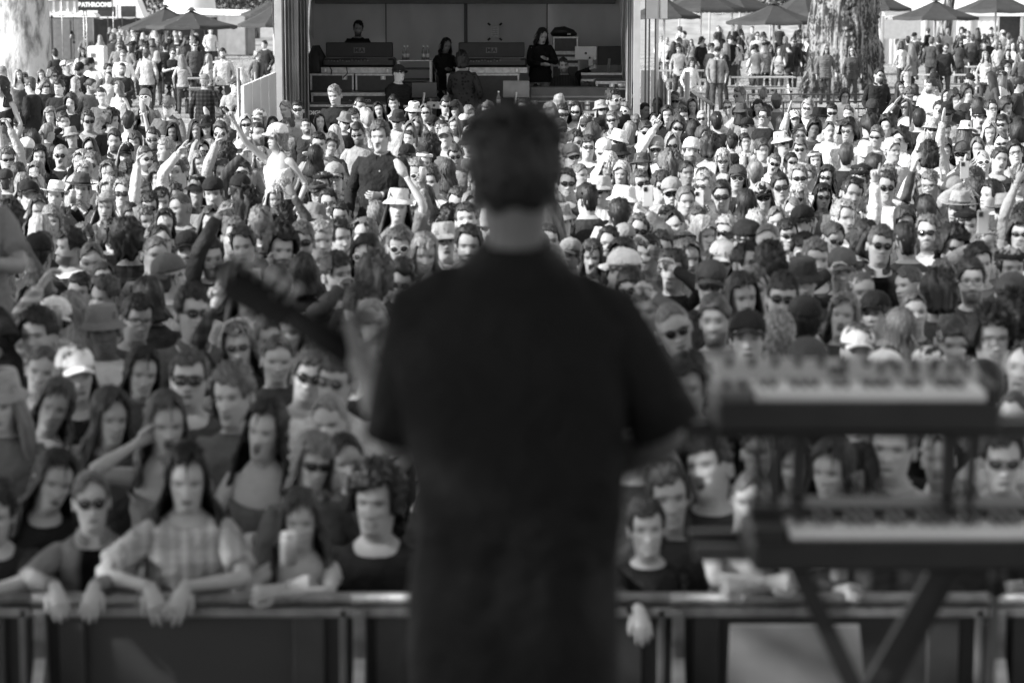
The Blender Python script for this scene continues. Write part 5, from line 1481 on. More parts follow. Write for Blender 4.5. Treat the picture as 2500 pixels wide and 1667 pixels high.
part('roof', t, m_pvcw, mroof)
t = empty('medical_banner', 'grey MEDICAL CENTRE banner with pale letters, half hidden by an umbrella', 'banner', (X(2205, 108), 108, 0)); k = 108 / F_PX
pbox('panel', t, m_lgrey, (0, 0, W(0, 64, 108).z), (88 * k, .03, 62 * k), ch=.004); text('MEDICAL CENTRE', t, (2 * k, -.02, W(0, 44, 108).z), 12.5 * k, m_white, bold=.006, sx=.9)
def rail_fence(label, x0, y0, x1, y1, h, n, pick=True):
    t = empty('steel_railing', label, 'railing', (x0, y0, 0), group='black railings right of the tent'); d = np.array([x1 - x0, y1 - y0, 0.])
    for z in (h, h * .72, .12): part('rail', t, m_black, lambda m: bar(m, np.array([0, 0, z]), d + [0, 0, z], .02, 6), True)
    for i in range(n + 1): part('post', t, m_black, lambda m: bar(m, d * i / n, d * i / n + [0, 0, h], .022, 6), True)
    if pick:
        L_ = int(np.linalg.norm(d) / .28)
        for i in range(L_): q = d * (i + .5) / L_; part('picket', t, m_black, lambda m: bar(m, q + [0, 0, .12], q + [0, 0, h * .98], .008, 5), True)
    return t
a, b = W(1826, 227, 53.5), W(2350, 227, 53.5); rail_fence('thin black railing standing behind the other one, right of the tent', a.x, 53.5, b.x, 53.5, 1.1, 5, False)
a, b = W(1832, 244, 50), W(2395, 244, 50); rail_fence('black picket railing along the back of the crowd', a.x, 50, b.x, 50, 1.1, 7)
a, b = W(2384, 227, 53), W(2475, 252, 47); rail_fence('short black railing slanting towards the right edge', a.x, 53, b.x, 47, 1.1, 2)
# ------------------------------------------------------------------ the mixing tent
YF, YB_ = 38.0, 44.6
tent = empty('mixing_tent', 'grey cloth mixing tent with open front, full of black road cases', 'tent', (0, 0, 0))
def X(px, Y): return W(px, 0, Y).x
def Zp(py, Y): return CAM_H - (py - HOR) / (F_PX / Y)
def rect(px0, py0, px1, py1, Y): return X(px0, Y), X(px1, Y), Zp(py1, Y), Zp(py0, Y)
HT = 4.1
xl, xr = X(672, YF), X(1562, YF)
part('post', tent, m_lgrey, lambda m: beam(m, (xl + .04, YF, 0), (xl + .04, YF, HT), .11, .11, up=(0, 1, 0))); part('post', tent, m_lgrey, lambda m: beam(m, (xr - .04, YF, 0), (xr - .04, YF, HT), .10, .11, up=(0, 1, 0)))
for x in (xl, xr): part('post', tent, m_lgrey, lambda m: beam(m, (x, YB_ + .06, 0), (x, YB_ + .06, HT), .1, .1, up=(0, 1, 0)))
def cloth_wall(name, P0, P1, h0, h1, seed, amp=.03, mat=m_pvc, n=40, ny=12, fold=8):
    mb = MB(); P0, P1 = np.array(P0, float), np.array(P1, float); d = P1 - P0; L_ = np.linalg.norm(d); nn = np.array([-d[1], d[0], 0]) / L_; t = np.linspace(0, 1, n); rows = []
    for z in np.linspace(h0, h1, ny): rows.append(P0 + t[:, None] * d + nn * (amp * snoise(t * fold, t * 0 + z * .8, seed, 1, 5))[:, None] + np.array([0, 0, z]))
    mb.add(np.concatenate(rows), gridq(ny, n, False)); return mb.build(name, mat, tent)
for i, (a_, b_) in enumerate(((759, 941), (943, 1136), (1138, 1335), (1337, 1515))): cloth_wall('back_wall', (X(a_, YB_), YB_, 0), (X(b_, YB_), YB_, 0), 0, HT, 3 + i, .05)
for px in (942, 1137, 1336): part('seam_pole', tent, m_grey, lambda m: bar(m, (X(px, YB_ - .05), YB_ - .07, 0), (X(px, YB_ - .05), YB_ - .07, HT), .03 if px == 1137 else .012, 8), True)
cloth_wall('side_wall', (xl - .02, YF + .1, 0), (xl - .02, YB_, 0), 0, HT, 9, .04, m_pvcw); cloth_wall('side_wall', (xr + .02, YF + .1, 0), (xr + .02, YB_, 0), 0, HT, 10, .04, m_pvcw)
def curtain(p0, p1, Y, seed, folds=7, amp=.04):
    mb = MB(); n = folds * 8; t = np.linspace(0, 1, n); rows = []
    for z in np.linspace(.3, HT, 14): rows.append(np.stack([X(p0, Y) + (X(p1, Y) - X(p0, Y)) * (t + .012 * math.sin(z * 2)), Y + amp * np.sin(t * folds * 6.283 + .3 * np.sin(z * 2.1)) + .02 * np.sin(t * 31 + z), np.full(n, z)], 1))
    mb.add(np.concatenate(rows), gridq(14, n, False)); return mb.build('curtain', m_curtain, tent)
curtain(684, 728, YF + .15, 1, 6, .025); curtain(728, 752, YF + .5, 2, 3, .05); curtain(1528, 1544, YF + .6, 3, 3, .03)
pbox('roof', tent, m_pvcw, ((xl + xr) / 2, (YF + YB_) / 2, HT + .06), (xr - xl + .3, YB_ - YF + .4, .08)); pbox('header_rail', tent, m_grey, ((xl + xr) / 2, YB_ - .12, Zp(3, YB_)), (xr - xl - .2, .08, .09), ch=.01)
deck = empty('mixing_riser', 'low black two-step riser under the mixing desks', 'riser', (0, 0, 0)); pbox('front_deck', deck, m_stage, (0, 39.3, .21), (5.3, 2.4, .42)); pbox('rear_deck', deck, m_stage, (0, 42.5, .5), (5.4, 3.9, 1.0))
# taped notice
t = empty('taped_notice', 'faded paper notice taped at four corners to the tent wall', 'notice', (X(1208, YB_ - .16), YB_ - .14, 0)); k = YB_ / F_PX
pbox('sheet', t, plain('faded_paper', .62, var=.2, vscale=30), (0, 0, Zp(76, YB_)), (20 * k, .004, 27 * k))
for i in range(4): pbox('print_line', t, m_lgrey, (0, -.004, Zp(68 + i * 5, YB_)), (14 * k, .002, 1.6 * k))
for sx, sy in ((-1, -1), (1, -1), (-1, 1), (1, 1)): part('tape', t, m_black, lambda m: beam(m, (sx * 11 * k, -.004, Zp(76, YB_) - sy * 15.5 * k), (sx * 17 * k, -.004, Zp(76, YB_) - sy * 20.5 * k), .035, .004, up=(0, 1, 0)))

def road_case(label, px0, py0, px1, py1, Y, dep=.7, top=True, strips=(), latches=(), foot=True, mat=None, group='road cases in the mixing tent', th=.035, verts=True, to_ground=0, name='road_case'):
    x0, x1, z0, z1 = rect(px0, py0, px1, py1, Y); t = empty(name, label, 'road case', ((x0 + x1) / 2, Y + dep / 2, z0), 0, group); w, h = x1 - x0, z1 - z0
    pbox('shell', t, mat or m_case, (0, 0, h / 2), (w, dep, h), ch=.008)
    if top: pbox('edge_trim', t, m_alu, (0, -dep / 2 - .004, h - th / 2), (w + .01, .012, th), ch=.003)
    if foot: pbox('edge_trim', t, m_alu, (0, -dep / 2 - .004, th / 2), (w + .01, .012, th), ch=.003)
    if verts:
        for s_ in (-1, 1): pbox('edge_trim', t, m_alu, (s_ * (w / 2 - .016), -dep / 2 - .006, h / 2), (.032, .014, h - 2 * th), ch=.003)
    for py in strips: pbox('edge_trim', t, m_alu, (0, -dep / 2 - .008, Zp(py, Y) - z0), (w, .016, .03), ch=.003)
    for px, py in latches:
        l = pbox('latch', t, m_alu, (X(px, Y) - (x0 + x1) / 2, -dep / 2 - .01, Zp(py, Y) - z0), (.085, .022, .07), ch=.006); pbox('latch_bolt', l, m_white, (X(px, Y) - (x0 + x1) / 2, -dep / 2 - .024, Zp(py, Y) - z0), (.03, .008, .05))
    if not to_ground and z0 > 1.1 + .3 and False: pass
    return t, (x0, x1, z0, z1)
def MAbox(t, cx, y, z, k):
    pbox('logo_plate', t, m_grey, (cx, y, z), (27 * k, .01, 13 * k)); 
    for ch_, dx in (('M', -6.5), ('A', 6.5)): text(ch_, t, (cx + dx * k, y - .008, z), 14 * k, m_black, bold=.004)
    pbox('logo_bar', t, m_black, (cx, y - .008, z), (1.0 * k, .004, 11 * k))
YC = 41.2
def light_desk(px0, px1, label):
    x0, x1, z0, z1 = rect(px0, 103, px1, 162, YC); t = empty('lighting_desk', label, 'mixing desk', ((x0 + x1) / 2, YC + .35, z0), 0, 'lighting desks with MA logo'); w = x1 - x0; k = YC / F_PX
    pbox('back_panel', t, m_black, (0, .0, Zp(121, YC) - z0), (w, .10, 36 * k), ch=.012, rx=.0); pbox('console', t, m_case, (0, .12, 11 * k), (w + .08, .75, 20 * k), ch=.03); pbox('hinge_bar', t, m_grey, (0, -.06, Zp(140, YC) - z0), (w + .02, .03, .012))
    MAbox(t, 0, -.057, Zp(122, YC) - z0, k); r = np.random.RandomState(int(px0))
    for i in range(14): pbox('connector', t, m_grey, (-w * .46 + i * .05 + r.uniform(0, .02), -.262, .11 + r.uniform(-.015, .015)), (.022, .01, .018))
    pbox('vent', t, m_dkgrey, (w * .28, -.262, .12), (w * .32, .008, .05)); return t
light_desk(791, 956, 'black lighting desk with MA logo on the left of the mixing tent'); light_desk(1118, 1281, 'black lighting desk with MA logo in the middle of the mixing tent')
road_case('shallow aluminium-edged case carrying the left lighting desk', 783, 162, 958, 176, YC, .8, latches=((793, 169), (945, 169)), th=.05); road_case('shallow aluminium-edged case carrying the middle lighting desk', 1112, 162, 1287, 176, YC, .8, latches=((1262, 169),), th=.05)
def table_case(*a_, **k_): return road_case(*a_, **k_)
table_case('big black case with aluminium edges below the left lighting desk, left one', 755, 177, 862, 222, 40.9, .9, foot=False, latches=((840, 187),)); table_case('big black case with aluminium edges below the left lighting desk, right one', 866, 177, 968, 222, 40.9, .9, foot=False, latches=((934, 187),))
table_case('big black case below the middle lighting desk', 1090, 177, 1268, 262, 40.9, .9, foot=False)
t, (x0, x1, z0, z1) = road_case('long case with pale trim and small DIGICO lettering', 757, 223, 960, 252, 40.0, .8, strips=(229,), foot=False); k = 40 / F_PX
text('DIGICO', t, (X(880, 40.0) - (x0 + x1) / 2 + .04, -.41, Zp(243, 40.0) - z0), 8.6 * k, m_lgrey, bold=.003, sx=1.15)
def spark(t, cx, y, z, k):
    for dx, dz in ((0, 1), (1.6, -.6), (3.0, .9), (1.5, 2.2), (4.6, -.2), (6, 1)): pbox('logo_dot', t, m_lgrey, (cx + dx * k, y, z + dz * k), (1.3 * k, .004, 1.3 * k), ch=.001)
spark(t, X(850, 40.0) - (x0 + x1) / 2, -.41, Zp(243, 40.0) - z0, k)
t, (x0, x1, z0, z1) = road_case('front road case with bright top edge and large DIGICO lettering, left of the grey-haired person', 662, 252, 941, 330, 38.6, .9); k = 38.6 / F_PX
text('DIGICO', t, (X(776, 38.6) - (x0 + x1) / 2, -.46, Zp(272, 38.6) - z0), 13 * k, m_white, bold=.004, sx=1.15); spark(t, X(746, 38.6) - (x0 + x1) / 2, -.46, Zp(272, 38.6) - z0, 1.5 * k)
for px in range(675, 940, 24): pbox('rivet', t, m_white, (X(px, 38.6) - (x0 + x1) / 2, -.462, Zp(255, 38.6) - z0), (.012, .006, .012))
# rack with bottles
xa, xb, za, zb = rect(971, 146, 1050, 215, 41.0); t = empty('metal_rack', 'open metal rack with shelves between the two lighting desks', 'rack', ((xa + xb) / 2, 41.3, 0)); w = xb - xa
for s_ in (-1, 1):
    for q in (-.25, .25): part('upright', t, m_steel, lambda m: beam(m, (s_ * w / 2, q, 1.0), (s_ * w / 2, q, zb), .03, .03, up=(0, 1, 0)))
for z in (zb, zb - .14, zb - .32): pbox('shelf', t, m_alu if z == zb else m_dkgrey, (0, 0, z), (w, .52, .02), ch=.004)
for i in range(3): pbox('amplifier', t, m_case, (-.02, 0, zb - .42 - .16 * i), (w * .8, .45, .12), ch=.01)
BL = [('water bottle with pale label, leftmost on the metal rack', 986), ('tall clear bottle second from left on the metal rack', 994), ('bottle third from left on the metal rack', 1033), ('bottle rightmost on the metal rack', 1043), ('tall bottle standing on the desk before the middle case', 1217)]
for i, (lb, px) in enumerate(BL):
    Y = 41.2 if i < 4 else 39.2; x = X(px, Y); z = zb + .01 if i < 4 else Zp(255, Y); t = empty('drink_bottle', lb, 'bottle', (x, Y, z), 0, 'bottles in the mixing tent')
    part('glass', t, m_grey, lambda m: tube(m, [(0, 0, 0), (0, 0, .13), (0, 0, .17), (0, 0, .21)], [.033, .033, .016, .013], 12), True); part('cap', t, m_white, lambda m: tube(m, [(0, 0, .21), (0, 0, .235)], .015, 8), True); part('label', t, m_lgrey, lambda m: tube(m, [(0, 0, .04), (0, 0, .10)], .034, 12), True)
t = empty('backpack', 'dark backpack leaning by the curtain, left of the left lighting desk', 'bag', (X(765, 41.5), 41.6, 1.0))
part('sack', t, m_black, lambda m: tube(m, [(0, 0, 0), (0, 0, .2), (.02, 0, .8), (.04, .0, 1.2), (.03, 0, 1.42)], [(.2, .16), (.26, .2), (.25, .18), (.18, .14), (.06, .06)], 12), True); part('strap', t, m_dkgrey, lambda m: tube(m, [(.1, -.15, .3), (.16, -.22, .8), (.08, -.14, 1.25)], .018, 6), True)
# screens
def screen(name, label, px0, py0, px1, py1, Y, mat, tilt=0, thick=.03, stand=True, cat='monitor', logo=None, rz=0):
    x0, x1, z0, z1 = rect(px0, py0, px1, py1, Y); t = empty(name, label, cat, ((x0 + x1) / 2, Y, z0), R(rz)); h = z1 - z0
    part('screen_back', t, mat, lambda m: box(m, (0, 0, h / 2), (x1 - x0, thick, h), ch=.008, rx=R(tilt))); 
    if logo: part('logo', t, m_dkgrey, lambda m: tube(m, [(0, -thick / 2 - .004, h * .48), (0, -thick / 2, h * .48)], .022, 10), True)
    if stand: part('stand', t, m_steel, lambda m: beam(m, (0, -.03, h * .35), (-.04, -.05, -.22), .035, .03)); pbox('stand_base', t, m_steel, (-.04, -.04, -.24), (.18, .16, .02), ch=.004)
    return t
screen('laptop', 'silver laptop with round logo, open with its lid towards the crowd', 1404, 111, 1457, 144, 41.8, m_laptop, 0, .014, False, 'laptop', True); screen('monitor', 'black monitor right of the silver laptop', 1459, 111, 1517, 156, 41.9, m_black, rz=8)
screen('monitor', 'dark monitor on a bent arm right of the capped person', 1003, 198, 1066, 236, 39.4, m_screen, -6); screen('monitor', 'wide dark monitor with pale top edge, just left of the grey desk', 1228, 194, 1293, 236, 39.4, m_grey, -14); screen('laptop', 'small grey laptop with its lid towards the crowd, low in the tent', 1041, 245, 1076, 262, 39.2, m_laptop, 0, .012, False, 'laptop', True)
x0, x1, z0, z1 = rect(1296, 211, 1484, 243, 39.4); t = empty('sound_desk', 'long grey sound desk in front of the bearded person', 'mixing desk', ((x0 + x1) / 2, 39.9, z0)); 
part('console', t, m_dkgrey, lambda m: m.add([(a_, b_, c_) for a_ in (-(x1 - x0) / 2, (x1 - x0) / 2) for b_, c_ in ((-.5, 0), (-.42, z1 - z0), (.1, z1 - z0 + .0), (.45, .05), (.45, 0))], [(0, 5, 6, 1), (1, 6, 7, 2), (2, 7, 8, 3), (3, 8, 9, 4)], T=[(0, 1, 2), (0, 2, 3), (0, 3, 4), (5, 7, 6), (5, 8, 7), (5, 9, 8)]))
pbox('lip', t, m_grey, (0, -.49, (z1 - z0) * .3), (x1 - x0, .03, .03), ch=.005)
road_case('case with two rows of five white latches under the grey sound desk', 1296, 243, 1484, 268, 39.4, .95, latches=[(px, py) for px in (1306, 1349, 1392, 1435, 1477) for py in (247, 260)], th=.018, verts=False, mat=m_dkgrey)
road_case('lower case with pale trim below the latched case', 1290, 268, 1490, 330, 39.2, .95, strips=(284, 299), th=.04)
for i, (py0, py1, lb) in enumerate(((88, 127, 'tall black rack case with a handle, behind the bearded person'), (127, 141, 'flat case with pale edges directly under the tall rack case'), (141, 156, 'second flat case under the tall rack case'), (156, 200, 'deep case at the bottom of the stack behind the bearded person'))): road_case(lb, 1350 - (4 if i else 0), py0, 1412 + (4 if i else 0), py1, 42.8, .7, th=.03)
t = empty('kit_bag', 'slumped black kit bag on top of the tall rack case', 'bag', (X(1378, 43), 43.1, Zp(88, 42.9))); part('sack', t, m_black, lambda m: tube(m, [(-.23, 0, .03), (-.15, 0, .08), (0, 0, .09), (.15, 0, .06), (.22, 0, .03)], [(.02, .03), (.12, .08), (.13, .09), (.1, .06), (.02, .02)], 10, up=(0, 0, 1)), True); pbox('tag', t, m_lgrey, (.08, -.13, .04), (.06, .01, .03))
road_case('desk-high case with pale edges at the right curtain', 1456, 195, 1536, 300, 40.2, .8, strips=(214,), latches=((1495, 205),), th=.05); road_case('narrow case top with pale edge behind the right corner case', 1420, 175, 1520, 196, 41.6, .6, th=.04, verts=False)
t = empty('desk_lamp', 'silver jointed desk lamp by the right curtain', 'lamp', (X(1520, 39.8), 39.8, 0)); P_ = [(X(1520, 39.8) - X(1520, 39.8), 0, Zp(240, 39.8)), (X(1545, 39.8) - X(1520, 39.8), 0, Zp(236, 39.8)), (X(1543, 39.8) - X(1520, 39.8), 0, Zp(228, 39.8)), (X(1526, 39.8) - X(1520, 39.8), 0, Zp(203, 39.8)), (X(1510, 39.8) - X(1520, 39.8), 0, Zp(206, 39.8))]
part('arm', t, m_white, lambda m: [bar(m, P_[i], P_[i + 1], .018, 8) for i in range(3)], True); part('head', t, m_alu, lambda m: tube(m, [P_[3], P_[4]], [.035, .05], 10), True); part('base_post', t, m_steel, lambda m: bar(m, (0, 0, .42), P_[0], .02, 8), True)
for i, (pa, pb) in enumerate((((846, 165), (838, 190)), ((803, 160), (808, 182)), ((1056, 150), (1073, 240)), ((1145, 165), (1128, 190)))):
    Y = 40.8; a, b = W(*pa, Y), W(*pb, Y); o = MB(); tube(o, [a, a * .6 + b * .4 + Vector((.04, -.05, -.03)), b], .009, 6, up=(0, 1, 0)); o = o.build('cable', m_black)
    tag(o, ['black cable hanging from the middle of the left lighting desk', 'short black cable at the left end of the left lighting desk', 'long thin cable hanging beside the metal rack', 'black cable hanging from the middle lighting desk'][i], 'cable')
a = None
# white side fence left of the tent
t = empty('white_hoarding', 'white panel hoarding running up to the left corner of the tent', 'fence'); P0, P1 = np.array([X(585, 35.0), 35.0, 0]), np.array([X(666, 37.8), 37.8, 0])
for i in range(4):
    a, b = P0 + (P1 - P0) * (i / 4 + .004), P0 + (P1 - P0) * ((i + 1) / 4 - .004); h0, h1 = 2.0 + .1 * i / 4, 2.0 + .1 * (i + 1) / 4; nn = np.array([.04, -.01, 0]); V = [a, b, b + [0, 0, h1], a + [0, 0, h0]]; V = V + [v + nn for v in V]
    mb = MB(); mb.add(np.array(V), [(0, 1, 2, 3), (7, 6, 5, 4), (0, 4, 5, 1), (1, 5, 6, 2), (2, 6, 7, 3), (3, 7, 4, 0)]); mb.build('panel', m_pvcw, t, False)
for i in (0, 2): q = P0 + (P1 - P0) * i / 4; part('post', t, m_steel, lambda m: bar(m, q + [-.03, -.05, 0], q + [-.03, -.05, 2.25 - .05 * i], .025, 8), True)
# right of the tent: banner, poles, mesh panels, bins
t = empty('hanging_banner', 'white two-sided banner hanging on a tall pole right of the tent', 'banner', (X(1607, 40), 40, 0)); k = 40 / F_PX; zt = 3.9
for (a_, b_, rz, mt) in ((1578, 1606, 0, m_white), (1608, 1634, 0, m_white)):
    w = (b_ - a_) * k; cxp = ((a_ + b_) / 2 - 1607) * k; z0 = Zp(45, 40); pbox('banner_face', t, mt, (cxp, .03 if a_ > 1600 else 0, (zt + z0) / 2), (w, .02, zt - z0), rz=R(-12 if a_ < 1600 else 50))
part('pole', t, m_white, lambda m: bar(m, (0, .06, 0), (0, .06, 4.0), .02, 8), True)
t = empty('mesh_gate', 'grey mesh security gate seen edge-on right of the tent', 'fence')
P0, P1 = np.array([X(1614, 41), 41, 0]), np.array([X(1636, 37), 37, 0])
part('mesh_panel', t, m_dkgrey, lambda m: m.add([P0 + [0, 0, .1], P1 + [0, 0, .1], P1 + [0, 0, 1.8], P0 + [0, 0, 1.95]], [(0, 1, 2, 3)])); 
for q, h in ((P0, 2.0), (P1, 1.85), ((P0 + P1) / 2, 1.9)): part('post', t, m_steel, lambda m: bar(m, q, q + [0, 0, h], .025, 8), True)
t = empty('white_screen', 'bright white screen panels between the tent corner and the mesh gate', 'screen')
for a_, b_ in ((1566, 1589), (1590, 1612)): pbox('panel', t, m_pvcw, ((X(a_, 43) + X(b_, 43)) / 2, 43, .98), (X(b_, 43) - X(a_, 43) - .01, .04, 1.96), ch=.005)
for px in (1577, 1586, 1601): part('pole', t, m_grey, lambda m: bar(m, (X(px, 42.8), 42.8, 0), (X(px, 42.8), 42.8, 3.2), .015, 6), True)
for i, (px, lb) in enumerate(((1650, 'grey wheeled bin just right of the mesh gate'), (1668, 'grey wheeled bin behind the person in the pale jumper'))):
    t = empty('wheelie_bin', lb, 'bin', (X(px, 52 + i), 52 + i, 0), 0, 'grey wheeled bins'); part('tub', t, m_grey, lambda m: tube(m, [(0, 0, .06), (0, 0, .98)], [(.26, .24), (.3, .3)], 4), False); pbox('lid', t, m_dkgrey, (0, 0, 1.02), (.58, .6, .06), ch=.02)
    for s_ in (-1, 1): part('wheel', t, m_black, lambda m: tube(m, [(s_ * .22, .2, .1), (s_ * .27, .2, .1)], .1, 10), True)
t = empty('timber_post', 'pale post beside the person in a pale jumper, right of the tent', 'post', (X(1680, 44), 44, 0)); part('shaft', t, m_lgrey, lambda m: bar(m, (0, 0, 0), (0, 0, 1.9), .045, 10), True)
t = empty('ramp_rail', 'pale sloping handrail over dark bars, right of the post', 'railing', (X(1690, 46), 46, 0)); q0, q1 = W(1692, 224, 46) - Vector((X(1690, 46), 46, 0)), W(1742, 258, 44) - Vector((X(1690, 46), 46, 0))
part('rail', t, m_wood, lambda m: bar(m, q0, q1, .035, 8), True)
for i in range(7): q = q0.lerp(q1, i / 6); part('baluster', t, m_black, lambda m: bar(m, (q.x, q.y, 0), q, .012, 6), True)
# ------------------------------------------------------------------ stage, roof and wings round the camera
DECK = 1.33
t = empty('stage', 'black stage deck the musician stands on', 'stage'); pbox('deck', t, m_stage, (0, 1.6, DECK - .06), (15, 9.2, .12)); pbox('skirt', t, m_stage, (0, 6.15, .6), (15, .04, 1.18))
pbox('roof', t, m_stage, (0, -.6, 7.6), (16, 9.0, .2))
for s_ in (-1, 1):
    for y_ in (-4.8, 3.7): pbox('tower', t, m_steel, (s_ * 7.6, y_, 3.8), (.4, .4, 7.6))
# ------------------------------------------------------------------ crowd barrier
BY, BH = 8.85, 1.125
m_rail = plain('worn_rail_steel', .20, rough=.4, metal=.6, var=.4, vscale=9, bump=.3, bscale=60)
def mojo(px, label, w=1.18):
    x = X(px, BY); t = empty('crowd_barrier', label, 'barrier', (x, BY, 0), 0, 'steel crowd barriers at the front')
    part('top_rail', t, m_rail, lambda m: tube(m, [(-w / 2, 0, BH), (w / 2, 0, BH)], (.025), 14, up=(0, 0, 1)), True); pbox('ledge', t, m_steel, (0, -.005, BH - .05), (w, .02, .035), ch=.004)
    pbox('upright', t, m_rail, (-w / 2 + .035, -.02, .55), (.045, .05, 1.08), ch=.006); pbox('upright', t, m_dkgrey, (-w / 2 + .14, .02, .55), (.10, .03, 1.08), ch=.006); pbox('upright', t, m_dkgrey, (w / 2 - .16, .02, .55), (.12, .03, 1.08), ch=.006); pbox('upright', t, m_grey, (w / 2 - .03, .0, .55), (.03, .03, 1.08), ch=.006)
    pbox('perforated_sheet', t, m_perf, (0, .045, .53), (w, .006, 1.04)); part('brace', t, m_steel, lambda m: beam(m, (-w / 2 + .035, -.04, .9), (-w / 2 + .035, -.75, .05), .04, .04)); pbox('foot_plate', t, m_steel, (0, -.5, .02), (w, .9, .03)); return t
m_perf, _t, _p = newmat('perforated_steel'); _v = nd(_t, 'ShaderNodeTexVoronoi'); _v.inputs['Scale'].default_value = 90; _v.inputs['Randomness'].default_value = 0; _tc = nd(_t, 'ShaderNodeTexCoord'); _t.links.new(_tc.outputs['Object'], _v.inputs['Vector'])
_r = nd(_t, 'ShaderNodeMapRange'); _r.inputs[1].default_value = .25; _r.inputs[2].default_value = .35; _r.inputs[3].default_value = .008; _r.inputs[4].default_value = .05; _t.links.new(_v.outputs['Distance'], _r.inputs[0]); _t.links.new(_r.outputs[0], _p.inputs['Base Color']); _p.inputs['Roughness'].default_value = .6
lbs = ['crowd barrier section at the left edge, under the person in a black tee', 'crowd barrier section under the people in a patterned shirt and a striped shirt', 'crowd barrier section left of the musician, under the person holding a drink', 'crowd barrier section hidden behind the musician', 'crowd barrier section under the person resting bare arms on the rail at right', 'crowd barrier section behind the keyboards', 'crowd barrier section at the right edge behind the keyboard stand']
for i, px in enumerate((-370, 440, 1245, 2050, 2860)):
    mojo(px - (0), ['crowd barrier section at the far left edge', lbs[1], 'crowd barrier section hidden behind the musician', lbs[5], lbs[6]][i])
t = empty('white_board', 'pale grey board leaning in the pit behind the keyboard stand', 'board', (X(2010, 8.3), 8.3, 0)); 
part('sheet', t, plain('pale_board', .15, rough=.6, var=.1), lambda m: m.add([(-.30, .1, .2), (.28, .1, .2), (.20, .25, 1.10), (-.26, .25, 1.10), (-.30, .13, .2), (.28, .13, .2), (.20, .28, 1.10), (-.26, .28, 1.10)], [(0, 1, 2, 3), (7, 6, 5, 4), (0, 4, 5, 1), (1, 5, 6, 2), (2, 6, 7, 3), (3, 7, 4, 0)])); part('rib', t, m_grey, lambda m: beam(m, (-.18, .17, .5), (.16, .26, 1.05), .02, .015))

